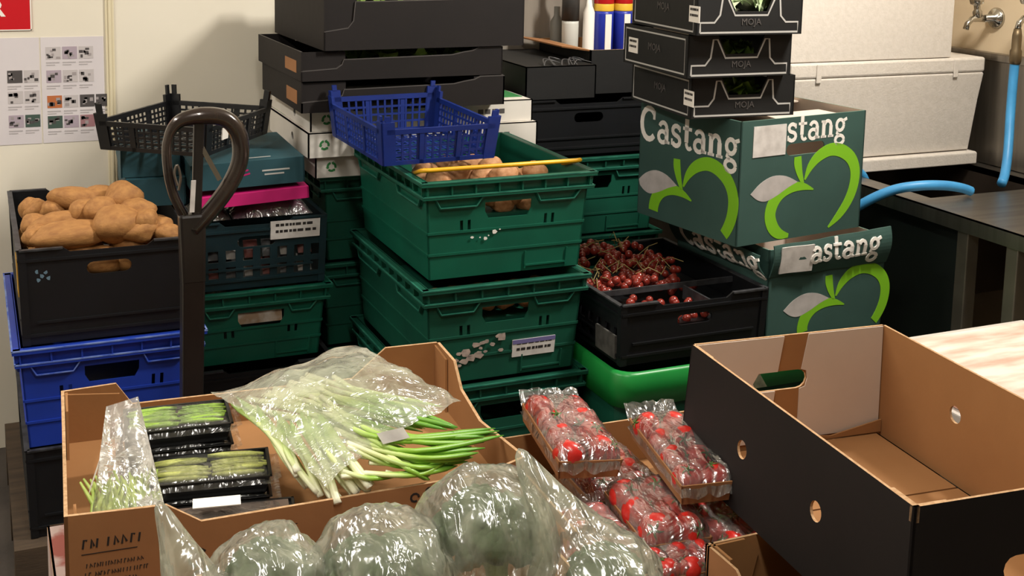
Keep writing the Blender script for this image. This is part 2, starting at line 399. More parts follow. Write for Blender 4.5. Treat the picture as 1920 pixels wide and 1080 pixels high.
# ------------------------------------------------------------ room shell
RX0, RX1, RY0, RY1, RZ = -2.6, 3.03, -2.6, 3.74, 2.75
def slab(name, a, b, m):
    mb = MB(); mb.box(a, b); return struct(mb.build(name, m))
slab('floor', (RX0, RY0, -.08), (RX1, RY1, 0), M_floor)
slab('ceiling', (RX0, RY0, RZ), (RX1, RY1, RZ + .08), M_ceil)
slab('wall_back', (RX0 - .1, RY1, 0), (RX1 + .1, RY1 + .1, RZ), M_wall)
slab('wall_right', (RX1, RY0, 0), (RX1 + .1, RY1, RZ), M_wall2)
slab('wall_left', (RX0 - .1, RY0, 0), (RX0, RY1, RZ), M_wall)
slab('wall_front', (RX0 - .1, RY0 - .1, 0), (RX1 + .1, RY0, RZ), M_wall)
mb = MB(); mb.box((.362, RY1 - .006, 0), (.386, RY1, RZ)); mb.box((.370, RY1 - .010, 0), (.378, RY1 - .006, RZ))
struct(mb.build('trim_1', M_trim, bevel=.002))

# ------------------------------------------------------------ things on the back wall
def wallfn(x0, z0):
    return lambda a, b, c: (x0 + a, RY1 + c, z0 + b)
t = thing('safety_sign', 'red sign with white letters high on the white back wall', 'sign', (-.128, RY1, 1.236))
fn = lambda a, b, c: (a, c, b)
mb = MB(); sbox(mb, fn, 0, .290, 0, .255, -.004, -.0002); mb.build('sign_plate', M_red, t, bevel=.001)
mb = MB()
for a0, a1, b0, b1 in ((0, .290, 0, .003), (.287, .290, 0, .255)): sbox(mb, fn, a0, a1, b0, b1, -.0046, -.004)
mb.build('sign_border', M_white, t)
font_text('R', .063, t, 'lettering', M_white, face_matrix(fn, .200, .061, -.0045), offset=.002)
font_text('RY', .063, t, 'lettering', M_white, face_matrix(fn, .231, .130, -.0045), offset=.002)
def poster(x0, z0, wd, ht, label, cells):
    t = thing('instruction_poster', label, 'poster', (x0, RY1, z0))
    mb = MB(); sbox(mb, fn, 0, wd, 0, ht, -.0015, -.0002); mb.build('paper_sheet', mat('laminated_paper', 'D9D3D4', .3, col2='CFC8CC', scale=4), t)
    for (a, b, w_, h_, ms) in cells:
        k = MB(); sbox(k, fn, a, a + w_, b, b + h_, -.0022, -.0015)
        ms = ms if isinstance(ms, list) else [ms]
        for i in range(7):
            aa = a + rnd.random() * w_ * .7; bb = b + rnd.random() * h_ * .7
            sbox(k, fn, aa, aa + w_ * rnd.uniform(.15, .3), bb, bb + h_ * rnd.uniform(.12, .3), -.0026, -.0022, 1 + i % 2)
        pic = k.build('printed_picture', [ms[0], mat('print_dark', '4A4545', .6), mat('print_mid', '9C9494', .6)], t)
        k = MB(); sbox(k, fn, a, a + w_ * .9, b - h_ * .32, b - h_ * .22, -.0022, -.0015); sbox(k, fn, a, a + w_ * .6, b - h_ * .5, b - h_ * .42, -.0022, -.0015)
        k.build('printed_caption', mat('print_pale', 'AFA9AA', .6), pic)
pm = [mat('print_grey', 'BDB6B6', .6), mat('print_lilac', 'A99BA6', .6), mat('print_dark', '4A4545', .6), mat('print_orange', 'B5683A', .6), mat('print_green', '3F5249', .6), mat('print_rose', '9A6F74', .6)]
cw, ch = .040, .036
cells = []
for r, (b, ms, n) in enumerate(((.287, (0, 1, 0), 3), (.207, (1, 0, 0), 3), (.120, (3, 0, 2, 2), 4), (.05, (4, 1, 5, 2), 4))):
    for i in range(n): cells.append((.0136 + i * .0446, b * .85, cw, ch, pm[ms[i]]))
poster(.184, .907, .172, .308, 'right white instruction poster with rows of small pictures on the wall', cells)
cells = []
for b, ms in ((.21, (2, 0)), (.14, (0, 0)), (.058, (1, 4))):
    for i in range(2): cells.append((.187 + i * .0442, b * .85, cw, ch, pm[ms[i]]))
poster(-.094, .907, .274, .308, 'left white instruction poster, cut by the picture edge, under the red sign', cells)

# ------------------------------------------------------------ sink by the right wall
t = thing('steel_sink', 'long stainless steel sink unit with drainboard along the right wall', 'sink', (2.398, 1.11, 0))
mb = MB()  # worktop with basin cut-out
SZ, SW, SD = .823, .622, 2.59
BX0, BX1, BY0, BY1 = .083, .555, 1.52, 2.44
def fnT(a, b, c): return (a, b, SZ - .002 - c)
mb.panel(rectpts(0, SW, 0, SD), [rectpts(BX0, BX1, BY0, BY1)], .02, fnT)
mb.box((-.004, 0, SZ - .04), (.0, SD, SZ + .002)); mb.box((-.004, 0, SZ - .002), (.02, SD, SZ + .002))
mb.build('worktop', M_steel, t)
mb = MB()
for a, b in (((BX0 - .002, BY0, .52), (BX0, BY1, SZ - .002)), ((BX1, BY0, .52), (BX1 + .002, BY1, SZ - .002)), ((BX0, BY0 - .002, .52), (BX1, BY0, SZ - .002)), ((BX0, BY1, .52), (BX1, BY1 + .002, SZ - .002)), ((BX0, BY0, .518), (BX1, BY1, .52))): mb.box(a, b)
mb.build('basin', mat('dark_basin_steel', '54493F', .45, .6, col2='453B33', scale=6), t)
mb = MB(); mb.box((SW - .015, 0, SZ), (SW + .005, SD, 1.16)); mb.box((SW - .025, 0, 1.16), (SW + .009, SD, 1.184)); mb.build('splashback', M_steel, t, bevel=.002)
for y in (.10, 1.14, 1.31, 2.5):
    for x in (.025, .56):
        mb = MB(); mb.box((x - .02, y - .02, 0), (x + .02, y + .02, SZ - .022)); mb.build('leg', M_steeld, t, bevel=.003)
mb = MB(); mb.box((.005, .1, .50), (.035, 1.14, .545)); mb.build('lower_rail', M_steeld, t)
mb = MB(); mb.box((.048, 1.33, .10), (.056, 2.48, SZ - .03)); mb.build('darkening_sheet', mat('dark_green_sheet', '16211D', .6, col2='121A17', scale=5), t, label='added dark sheet closing off the space under the basin')  # sheet added to keep the space under the basin dark

def tap(y, z, label, ang):
    t = thing('wall_tap', label, 'tap', (RX1, y, z))
    M = Matrix.Rotation(-pi / 2, 4, 'Y')
    mb = MB(); mb.lathe([(.034, .0003), (.034, .006), (.029, .013), (.013, .02), (.012, .055)], 20, 0, M); mb.build('flange', M_chrome, t, True)
    mb = MB(); mb.tube([(-.05, 0, 0), (-.085, 0, 0), (-.105, 0, -.002), (-.122, 0, -.016), (-.128, 0, -.034)], [.012, .011, .010, .0095, .0095], 10); mb.build('spout', M_chrome, t, True)
    mb = MB(); mb.lathe([(.014, .0), (.015, .018), (.010, .026), (.010, .04), (.021, .045), (.023, .06), (.018, .068), (.004, .070)], 16, 0, Matrix.Translation((-.082, 0, .004)) @ Matrix.Rotation(ang, 4, 'Y')); mb.build('handle', M_chrome, t, True)
tap(2.975, 1.295, 'left chrome wall tap with bare spout above the sink', -.15)
tap(2.764, 1.317, 'right chrome wall tap with the blue hose pushed on', -.3)
t = thing('water_hose', 'bright blue hose hanging from the tap into the sink', 'hose')
mb = MB(); mb.lathe([(.015, 1.175), (.018, 1.185), (.018, 1.215), (.0145, 1.222), (.0145, 1.262), (.011, 1.283)], 12, 0, Matrix.Translation((2.902, 2.764, 0))); mb.build('connector', M_brass, t, True)
mb = MB(); mb.tube(smooth([(2.902, 2.764, 1.19), (2.90, 2.764, 1.14), (2.885, 2.75, 1.03), (2.845, 2.71, .92), (2.80, 2.672, .86), (2.765, 2.648, .838)]), .014, 10)
mb.build('tube', M_hose, t, True)
mb = MB(); mb.tube(smooth([(2.60, 2.60, .838), (2.565, 2.60, .850), (2.50, 2.60, .862), (2.43, 2.62, .862), (2.37, 2.66, .845), (2.31, 2.71, .80), (2.26, 2.77, .73), (2.24, 2.83, .62)]), .014, 10)
tag(mb.build('hose_loop', M_hose, None, True), 'blue hose end curling over the sink front behind the apple cartons', 'hose')
mb = MB(); mb.tube(smooth([(2.36, 2.935, .88), (2.40, 2.94, .862), (2.45, 2.94, .848), (2.50, 2.94, .815), (2.53, 2.945, .74), (2.55, 2.95, .60)]), .014, 10)
tag(mb.build('hose_loop', M_hose, None, True), 'short blue hose piece dipping into the basin beside the apple carton', 'hose')

def poly_box(name, label, x0, y0, z0, W, D, H, taper, lid):
    t = thing(name, label, 'box', (x0, y0, z0))
    mb = MB()
    def ring(k, z, rr=.012):
        return [(k, k, z), (W - k, k, z), (W - k, D - k, z), (k, D - k, z)]
    zs = [(taper, 0), (taper * .4, H * .55), (0, H - lid - .004), (.004, H - lid)]
    v = []; f = []
    for k, z in zs: v += ring(k, z)
    for i in range(len(zs) - 1):
        for j in range(4): f.append((i * 4 + j, i * 4 + (j + 1) % 4, (i + 1) * 4 + (j + 1) % 4, (i + 1) * 4 + j))
    f.append((3, 2, 1, 0)); n = (len(zs) - 1) * 4; f.append((n, n + 1, n + 2, n + 3)); mb.add(v, f)
    mb.build('body', M_poly, t, bevel=.008)
    if lid:
        mb = MB(); mb.box((-.002, -.002, H - lid), (W + .002, D + .002, H)); mb.build('lid', M_poly, t, bevel=.007)
        mb = MB()
        for x in (.09, W - .13): mb.box((x, -.006, H - lid - .014), (x + .018, -.002, H - .004))
        mb.build_each('lid_clip', M_poly, t, bevel=.002)
    return t
t = poly_box('polystyrene_slab', 'loose white polystyrene lid under the fish boxes across the sink', 2.30, 2.95, .8265, .665, .40, .040, .0, 0)
poly_box('polystyrene_box', 'lower white polystyrene box with a lid, across the sink', 2.215, 2.95, .870, .752, .40, .303, .022, .047)
poly_box('polystyrene_box', 'upper plain white polystyrene box on top of the lidded one', 2.135, 2.955, 1.175, .695, .40, .40, .0, .05)
# grey sheet added against the back wall, bottles standing in the open black carton
mb = MB(); mb.box((1.50, RY1 - .012, 0), (2.9, RY1 - .002, 1.75)); tag(mb.build('grey_sheet', mat('grey_back_panel', '8B8378', .5, col2='7A7268', scale=2, stretch=(8, 1, .4)), None), 'grey sheet standing against the back wall behind the bottles', 'sheet')
def bottle(px, y, label, prof, mats, kind, stripe=0):
    t = thing('bottle', label, 'bottle', (px, y, 1.0515))
    for nm, pr_, m in zip(kind, prof, mats):
        mb = MB(); mb.lathe(pr_, 18); mb.build(nm, m, t, True)
    if stripe:
        mb = MB(); mb.panel(rectpts(-.010, .012, .03, .225), [], .004, lambda a, b, c: (a, -.0342 + c, b)); mb.build('white_stripe', M_white, t)
RB = lambda r: [[(r, 0), (r, .225), (r * .98, .234)], [(r * .99, .234), (r, .237), (r, .256), (r * .98, .258)], [(r * .98, .258), (r, .26), (r, .33), (r * .4, .35), (r * .3, .37)]]
mblue = mat('blue_bottle', '2233A0', .35); mred = mat('red_bottle_top', 'B4191C', .35); myel = mat('yellow_band', 'DDB43A', .4)
for x, lb in ((1.904, 'blue squeeze bottle with yellow band and red top, left of two'), (1.974, 'blue squeeze bottle with yellow band and red top, right of two')):
    bottle(x, 3.55, lb, RB(.0335), (mblue, myel, mred), ('body', 'band', 'top'), 1)
bottle(1.850, 3.55, 'slim white cylinder bottle beside the blue squeeze bottles', [[(.018, 0), (.019, .02), (.019, .23), (.011, .25), (.008, .27)]], (M_white,), ('body',))
bottle(1.803, 3.59, 'dark topped spray bottle with white base standing in the carton', [[(.027, 0), (.028, .19), (.028, .2)], [(.029, .2), (.029, .29), (.012, .32), (.012, .36)]], (mat('bottle_offwhite', 'C9C9C2', .5), mat('bottle_dark', '33312F', .4)), ('body', 'top'))
bottle(1.79, 3.665, 'small grey bottle at the back of the black carton', [[(.02, 0), (.022, .01), (.022, .19), (.01, .21), (.01, .24)]], (mat('bottle_grey', '6B6A63', .5),), ('body',))

# ------------------------------------------------------------ plastic crates
def bale_crate(label, x0, y0, z0, W, D, H, m, me, rz=0.0, arm=None, group=None, marks=True, armlift=.012, name='plastic_crate', hand='front'):
    t = thing(name, label, 'crate', (x0, y0, z0), rz, group)
    S = sides(W, D, H, .016); mb = MB()
    hb = H - .078
    for nm, (f_, Ls) in S.items():
        hole = []
        if nm in ('front', 'back') if W < D else nm in ('left', 'right', 'front'):
            hole = [[(Ls / 2 - .062, hb - .004), (Ls / 2 - .052, hb - .022), (Ls / 2 + .052, hb - .022), (Ls / 2 + .062, hb - .004), (Ls / 2 + .062, hb + .018), (Ls / 2 - .062, hb + .018)]]
            hole += [rectpts(Ls * .2, Ls * .2 + .008, hb - .048, hb - .022), rectpts(Ls * .2 + .02, Ls * .2 + .028, hb - .048, hb - .022),
                     rectpts(Ls * .8 - .028, Ls * .8 - .02, hb - .048, hb - .022), rectpts(Ls * .8 - .008, Ls * .8, hb - .048, hb - .022)]
        mb.panel(rectpts(0, Ls, 0, H), hole, .004, f_)
    mb.box((.016, .016, .004), (W - .016, D - .016, .010))
    mb.build('body', m, t)
    mb = MB(); ed = MB()
    for nm, (f_, Ls) in S.items():
        for b0, b1, c in ((H - .010, H, .016), (H - .042, H - .034, .013)):
            sbox(mb, f_, -c, Ls + c, b0, b1, -c, .002)
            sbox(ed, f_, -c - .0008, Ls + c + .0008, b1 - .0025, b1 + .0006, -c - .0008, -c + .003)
        n = max(4, int(Ls / .06))
        for i in range(n + 1): a = Ls * i / n; sbox(mb, f_, a - .002, a + .002, H - .034, H - .010, -.012, 0)
        # trapezoid stiffeners under the lip, either side of the hand hole
        for s0, s1 in ((.02, Ls / 2 - .07), (Ls / 2 + .07, Ls - .02)):
            q = [(s0, H - .042), (s0 + .012, H - .066), (s1 - .018, H - .066), (s1, H - .042)]
            for p0, p1 in zip(q[:-1], q[1:]):
                mb.bar(f_(p0[0], p0[1], -.005), f_(p1[0], p1[1], -.005), .005, 0)
                ed.bar(f_(p0[0], p0[1] + .0015, -.0085), f_(p1[0], p1[1] + .0015, -.0085), .0022, 0)
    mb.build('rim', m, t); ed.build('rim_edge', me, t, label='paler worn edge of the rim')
    mb = MB()
    for nm, (f_, Ls) in S.items():
        for b in (H * .46, H * .24): sbox(mb, f_, .0, Ls, b, b + .006, -.003, .001)
        if nm == 'front':
            sbox(mb, f_, Ls * .62, Ls * .62 + .004, .006, .05, -.004, 0); sbox(mb, f_, Ls * .9, Ls * .9 + .004, .006, .05, -.004, 0); sbox(mb, f_, Ls * .62, Ls * .9, .012, .016, -.004, 0)
    mb.build('rib', m, t)
    if arm:
        mb = MB(); y = arm[1]; zz = H + armlift
        mb.tube([(.012, y + .09, H - .006), (.004, y + .012, zz - .003), (.008, y, zz), (.02, y - .003, zz), (W - .02, y - .003, zz), (W - .008, y, zz), (W - .004, y + .012, zz - .003), (W - .012, y + .09, H - .006)], .0055, 8)
        mb.build('bale_arm', arm[0], t, True, label='yellow swing bar' if arm[0] is M_yellow else None)
    return t
def lattice(mb, f_, a0, a1, b0, b1, na, nb, wd, c0=0, c1=.003):
    for i in range(na + 1):
        a = a0 + (a1 - a0) * i / na; sbox(mb, f_, a - wd / 2, a + wd / 2, b0, b1, c0, c1)
    for i in range(nb + 1):
        b = b0 + (b1 - b0) * i / nb; sbox(mb, f_, a0, a1, b - wd / 2, b + wd / 2, c0 + .0005, c1 - .0005)
def mesh_crate(name, label, x0, y0, z0, W, D, H, m, rz, rx=0, ry=0, post=.03, tall_back=0.0, tip=.02):
    t = thing(name, label, 'crate', (x0, y0, z0), rz, None, rx, ry)
    S = sides(W, D, H, .010)
    for nm, (f_, Ls) in S.items():
        mb = MB(); hh = H + (tall_back if nm == 'back' else 0)
        lattice(mb, f_, .03, Ls - .03, .008, hh - .022, int((Ls - .06) / .019), 4, .0055)
        sbox(mb, f_, .01, Ls - .01, hh - .024, hh - .012, -.004, .004); sbox(mb, f_, .01, Ls - .01, 0, .010, -.003, .004)
        for k in (.33, .66): sbox(mb, f_, Ls * k - .006, Ls * k + .006, 0, hh - .012, -.003, .002)
        mb.build('mesh_side', m, t)
        mb = MB(); e = hh + .006
        sbox(mb, f_, .0, post, 0, e, -.004, .004); sbox(mb, f_, Ls - post, Ls, 0, e, -.004, .004)
        for a in (post * .5, Ls - post * .5): sbox(mb, f_, a - .006, a + .006, e, e + tip, -.001, .005)
        mb.build_each('corner_post', m, t)
    mb = MB(); ff = lambda a, b, c: (a, b, c)
    lattice(mb, ff, .012, W - .012, .012, D - .012, int(W / .025), int(D / .025), .006, .001, .004)
    mb.build('mesh_floor', m, t)
    return t
def plain_crate(name, label, x0, y0, z0, W, D, H, m, me, rz=0, group=None, holes='front', vent=None, slot_h=.03, taper=.006):
    """straight-sided crate with a thick rim and oval hand hole"""
    t = thing(name, label, 'crate', (x0, y0, z0), rz, group); S = sides(W, D, H, taper); mb = MB()
    for nm, (f_, Ls) in S.items():
        hs = [slot(Ls / 2, H - .055, .1, slot_h)] if nm in ('front', 'back') else []
        top = [(0, 0), (Ls, 0), (Ls, H)]
        if nm in ('front', 'back'): top += [(Ls * .76, H), (Ls * .72, H - .012), (Ls * .28, H - .012), (Ls * .24, H)]
        top += [(0, H)]
        if vent and nm in vent:
            n = int(Ls / .045)
            for r in (.25, .5):
                for i in range(n): a = Ls * (i + .5) / n; hs.append(rectpts(a - .013, a + .013, H * r - H * .085, H * r + H * .085))
        mb.panel(top, hs, .005, f_)
    mb.box((taper, taper, .002), (W - taper, D - taper, .008)); mb.build('body', m, t)
    mb = MB()
    for nm, (f_, Ls) in S.items():
        for b0, b1, a0, a1 in ((H - .028, H - .022, 0, Ls), (.02, .026, 0, Ls), (.05, .055, .03, Ls - .03)): sbox(mb, f_, a0, a1, b0, b1, -.005, 0)
        sbox(mb, f_, -.004, .014, 0, H, -.004, .001); sbox(mb, f_, Ls - .014, Ls + .004, 0, H, -.004, .001)
    mb.build('rib', m, t)
    mb = MB()
    for nm, (f_, Ls) in S.items():
        segs = ((0, Ls * .24), (Ls * .76, Ls)) if nm in ('front', 'back') else ((0, Ls),)
        for a0, a1 in segs: sbox(mb, f_, a0, a1, H - .003, H + .001, -.006, .006)
    mb.build_each('rim_edge', me, t)
    return t
def pallet(x0, y0, W, D, label):
    t = thing('wooden_pallet', label, 'pallet', (x0, y0, 0))
    n = max(5, int(W / .13))
    pm_ = MB(); wd = W / n - .02; pm_.box((0, 0, .118), (wd, D, .138)); me = pm_.mesh('top_board', M_wood)
    for i in range(n): inst('top_board', me, t, (i * (W - wd) / (n - 1), 0, 0))
    for y in (0, D / 2 - .05, D - .1):
        mb = MB(); mb.box((0, y, .096), (W, y + .1, .118)); mb.build('stringer', M_wood, t)
        for x in (0, W / 2 - .05, W - .1):
            mb = MB(); mb.box((x, y, .018), (x + .1, y + .1, .096)); mb.build('block', M_wood, t)
        mb = MB(); mb.box((0, y, 0), (W, y + .1, .018)); mb.build('bottom_board', M_wood, t)
pallet(.05, 2.83, .84, .75, 'wooden pallet under the potato and green crates at left')
pallet(.905, 3.17, 1.08, .56, 'wooden pallet under the back stacks by the rear wall')
pallet(.05, .98, 1.36, 1.10, 'wooden pallet carrying the produce cartons at the front')

# potato stack
plain_crate('plastic_crate', 'black crate at the bottom of the potato stack on its pallet', .085, 2.87, .14, .375, .60, .215, M_blackp, M_blacke)
bale_crate('royal blue crate under the black potato crate', .075, 2.865, .358, .40, .61, .243, M_blue, M_bluee)
pc = plain_crate('plastic_crate', 'black crate heaped with large brown baking potatoes', .082, 2.87, .603, .385, .62, .224, M_blackp, M_blacke)
f_ = sides(.385, .62, .224, .006)
paper_label(pc, f_['left'][0], .54, .60, .11, .20, M_yellow, 'yellow_label', 0, -.006, False, 'yellow label')
# middle-left stack
plain_crate('plastic_crate', 'black crate at the base of the stack behind the handle', .47, 3.03, .14, .375, .55, .285, M_blackp, M_blacke)
bale_crate('green crate holding bagged goods beneath the dark perforated crate', .495, 3.05, .428, .338, .55, .195, M_green, M_green_e)
pf = plain_crate('plastic_crate', 'dark teal perforated crate with two rows of square openings', .475, 3.06, .625, .36, .52, .178, M_tealp, M_tealp, vent=('front',), slot_h=.028)
paper_label(pf, sides(.36, .52, .178, .006)['front'][0], .215, .345, .125, .172, M_label, 'label', 2, -.0065)
# front green stack
GX, GY = .925, 2.575
for i, (z, lb) in enumerate(((.0, 'bottom green crate of the tall front stack, on the floor'), (.245, 'third green crate of the front stack, mostly hidden'), (.490, 'second green crate of the front stack with torn stickers'))):
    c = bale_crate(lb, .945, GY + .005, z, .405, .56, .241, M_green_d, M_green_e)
    if i == 2: g2 = c
g1 = bale_crate('top green crate with a yellow bar, holding small potatoes', GX + .028, GY + .042, .735, .425, .545, .241, M_green, M_green_e, arm=(M_yellow, .035), armlift=.02)
# torn stickers
f_ = sides(.405, .56, .241, .016)['front'][0]
paper_label(g2, f_, .225, .345, .045, .088, M_label, 'barcode_label', 2, -.0035)
k = MB(); sbox(k, f_, .225, .345, .078, .0885, -.0042, -.0035); k.build('label_band', mat('label_mauve', '6E6798', .6), g2)
k = MB()
for i in range(22):
    a = rnd.uniform(.06, .2); b = rnd.uniform(.035, .075) + (a - .06) * .25; s_ = rnd.uniform(.006, .018)
    p = [(a + s_ * rnd.uniform(.6, 1.2) * cos(q * pi / 3), b + .6 * s_ * rnd.uniform(.5, 1.1) * sin(q * pi / 3)) for q in range(6)]
    k.panel(p, [], .0006, lambda a, b, c: f_(a, b, c - .0040 - .0001 * (i % 5)))
k.build('torn_sticker', mat('torn_sticker_paper', 'B9A79B', .8, col2='8D8078', scale=60), g2)
k = MB(); f1 = sides(.425, .545, .241, .016)['front'][0]
for a, b, s_ in ((.115, .098, .0055), (.175, .107, .008), (.152, .092, .0075), (.160, .099, .003), (.137, .096, .003), (.19, .112, .003)):
    k.panel([(a + s_ * rnd.uniform(.6, 1.1) * cos(q * pi / 3), b + .7 * s_ * rnd.uniform(.6, 1.1) * sin(q * pi / 3)) for q in range(6)], [], .0006, lambda a, b, c: f1(a, b, c - .0038))
k.build('sticker_remains', M_white, g1)
k = MB(); fp = sides(.385, .62, .224, .006)['front'][0]
for a, b in ((.035, .172), (.045, .160), (.055, .168), (.06, .155), (.038, .152)): k.panel([(a + .006 * rnd.uniform(.4, 1.1) * cos(q * pi / 3), b + .006 * rnd.uniform(.4, 1.1) * sin(q * pi / 3)) for q in range(6)], [], .0005, lambda a, b, c: fp(a, b, c - .0006))
k.build('sticker_remains', mat('blue_grey_paper', '5C7686', .7), pc)
# crates behind
BX = .872
for i, (z, lb) in enumerate(((.14, 'lowest green crate behind the front green stack'), (.385, 'middle green crate behind the front green stack'), (.63, 'top green crate behind, under the white fruit cartons'))):
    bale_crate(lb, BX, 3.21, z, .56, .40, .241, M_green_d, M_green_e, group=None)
for i, (z, lb) in enumerate(((.14, 'lowest green crate of the stack behind the cherry tomatoes'), (.385, 'middle green crate of the stack behind the cherry tomatoes'), (.63, 'top green crate of the stack behind the cherry tomatoes'))):
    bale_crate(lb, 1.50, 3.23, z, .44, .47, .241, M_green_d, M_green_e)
plain_crate('plastic_crate', 'dark crate beneath the black carton in the back corner', 1.49, 3.26, .873, .44, .44, .17, M_blackp, M_blackp)
# crates below the apple cartons and cherry tomatoes
plain_crate('plastic_crate', 'green crate on the floor below the tub, under the apple cartons', 1.83, 2.47, 0, .32, .48, .27, M_green_d, M_green_d)
plain_crate('plastic_crate', 'green crate on the floor below the bright green tub', 1.40, 2.47, 0, .40, .48, .27, M_green_d, M_green_d)
t = thing('produce_tub', 'bright green rounded tub under the black cherry tomato crate', 'tub', (1.365, 2.41, .275))
W, D, H, R = .80, .57, .25, .05
def rr(k, r):
    p = []
    for cx, cy, a in ((W - k - r, k + r, -90), (W - k - r, D - k - r, 0), (k + r, D - k - r, 90), (k + r, k + r, 180)):
        p += [(cx + r * cos(radians(a + 90 * i / 5)), cy + r * sin(radians(a + 90 * i / 5))) for i in range(6)]
    return p
def shell(levels):
    mb = MB(); n = 24; v = []; f = []
    for k, r, z in levels: v += [(a, b, z) for a, b in rr(k, r)]
    for i in range(len(levels) - 1):
        for j in range(n): f.append((i * n + j, i * n + (j + 1) % n, (i + 1) * n + (j + 1) % n, (i + 1) * n + j))
    mb.add(v, f); return mb, n
mb, n = shell([(.02, R, 0), (.012, R, .17), (.012, R, .25), (.016, R, .25), (.024, R, .01)])
mb.f.append(tuple(range(n))[::-1]); mb.m.append(0); mb.f.append(tuple(range(4 * n, 5 * n))); mb.m.append(0)
mb.build('body', M_green_d, t)
mb, n = shell([(.012, R, .165), (0, R, .165), (.0, R, .243), (.006, R, .25), (.016, R, .25)])
mb.build('rim', M_green_b, t, True)
mb = MB(); mb.hexa([(.29, -.004, .168), (.42, -.004, .168), (.42, .001, .168), (.29, .001, .168), (.325, -.004, .222), (.385, -.004, .222), (.385, .001, .222), (.325, .001, .222)]); mb.build('grip_recess', mat('tub_recess', '6B6B52', .7, col2='4E4F3C', scale=60), t, label='recess showing the goods behind it')
mb = MB(); mb.panel([(.225, .165), (.265, .165), (.245, .187)], [], .002, lambda a, b, c: (a, -.003 + c, b)); mb.build('notch', M_black, t)
cc = plain_crate('plastic_crate', 'black open crate full of small red tomatoes on the vine', 1.385, 2.445, .532, .412, .50, .152, M_blackp, M_blacke, vent=('left',), slot_h=.026)
mb = MB(); mb.box((.006, .14, .128), (.406, .146, .142)); mb.box((.255, .006, .10), (.26, .14, .135)); mb.build_each('divider_bar', M_blacke, cc)
paper_label(cc, sides(.412, .50, .152, .006)['left'][0], .38, .48, .012, .07, mat('faded_label', '55534F', .7, col2='3C3B38', scale=40), 'label', 0, -.0066, False)
# mesh crates
GXM = .872
mesh_crate('mesh_crate', 'navy blue mesh crate tilted on top of the green potato crate', GXM, 2.70, 1.0, .305, .385, .10, M_navy, radians(3), radians(1.5), 0, tall_back=.012, tip=.014)
bm_ = mesh_crate('mesh_crate', 'black mesh crate with corner pegs on the teal cartons', .275, 3.14, .995, .30, .36, .085, M_blackp, radians(-38), tip=.025)
fq = sides(.30, .36, .085, .010)['right'][0]
mb = MB(); sbox(mb, fq, .085, .118, .028, .058, -.0035, -.0005); mb.build('paper_tag', M_white, bm_)

# ------------------------------------------------------------ cartons
def carton(name, label, x0, y0, z0, W, D, H, mo, mi, rz=0, tops=None, holes=None, t_=.004, group=None, cat='box', edge=None, base=True, rx=0, ry=0, taper=0.0):
    """open carton; tops[side] = outline (a, b), holes[side] = list of outlines"""
    t = thing(name, label, cat, (x0, y0, z0), rz, group, rx, ry); S = sides(W, D, H, taper)
    for nm, (f_, Ls) in S.items():
        mb = MB(); o = (tops or {}).get(nm) or rectpts(0, Ls, 0, H)
        mb.panel(o, (holes or {}).get(nm, []), t_, f_, 0, 1, 2)
        mb.build('side_panel', [mo, mi, edge or M_carde], t)
    if base:
        mb = MB(); mb.box((t_, t_, .001), (W - t_, D - t_, .005)); mb.build('base_panel', mi, t)
    return t, S
def tray_top(Ls, H, low, post, cut=.02):
    return [(0, 0), (Ls, 0), (Ls, H), (Ls - post, H), (Ls - post - cut, low), (post + cut, low), (post, H), (0, H)]
# white fruit cartons at the back
def recycle(mb, f_, a, b, r):
    for k in range(3):
        ribbon(mb, f_, arc(a, b, r, 90 + 120 * k + 12, 90 + 120 * k + 92, 5), r * .55)
        e = arc(a, b, r, 90 + 120 * k + 92, 90 + 120 * k + 122, 2); ribbon(mb, f_, e, [r * .95, r * .5, .0002])
for i, (x, y, z, H, lb, W) in enumerate(((.84, 3.18, .875, .058, 'lowest white fruit carton behind the navy mesh crate', .60), (.815, 3.16, .935, .068, 'middle white fruit carton with a round vent hole at its side', .675), (.825, 3.175, 1.004, .062, 'top white fruit carton with a green and red printed lid under black trays', .655))):
    D = .46
    top = {'left': rectpts(0, D, 0, H)}
    t, S = carton('fruit_carton', lb, x, y, z, W, D, H, M_whitebox, M_whitebox, holes={'left': [circ(D * .62, H * .45, .013)]}, edge=M_whitebox)
    mb = MB(); mb.box((0, 0, H - .003), (W, D, H)); mb.build('lid_panel', M_whitebox, t)
    f_ = S['front'][0]; mb = MB(); recycle(mb, f_, .045, H * .5, .011); mb.build('recycling_mark', M_greenprint, t)
    mb = MB(); a = W - .17
    for k in range(4): sbox(mb, f_, a + k * .022, a + k * .022 + .016, H * .4, H * .62, -.0006, 0)
    mb.build('printed_mark', M_greyprint, t)
    if i == 2 or i == 1:
        mb = MB(); mb.box((.01, .30, H), (.14, D - .01, H + .0012)); mb.box((W - .14, .05, H), (W - .01, D - .1, H + .0012)); mb.build_each('green_band', M_greenprint, t)
        mb = MB(); mb.box((.03, .20, H), (.10, .30, H + .0014)); mb.box((W - .2, .06, H), (W - .14, .2, H + .0014)); mb.build_each('red_band', M_redprint, t)
    if i == 0:
        mb = MB(); sbox(mb, f_, W - .12, W - .02, .004, H - .006, -.0006, 0); mb.build('green_band', M_green_lab, t)
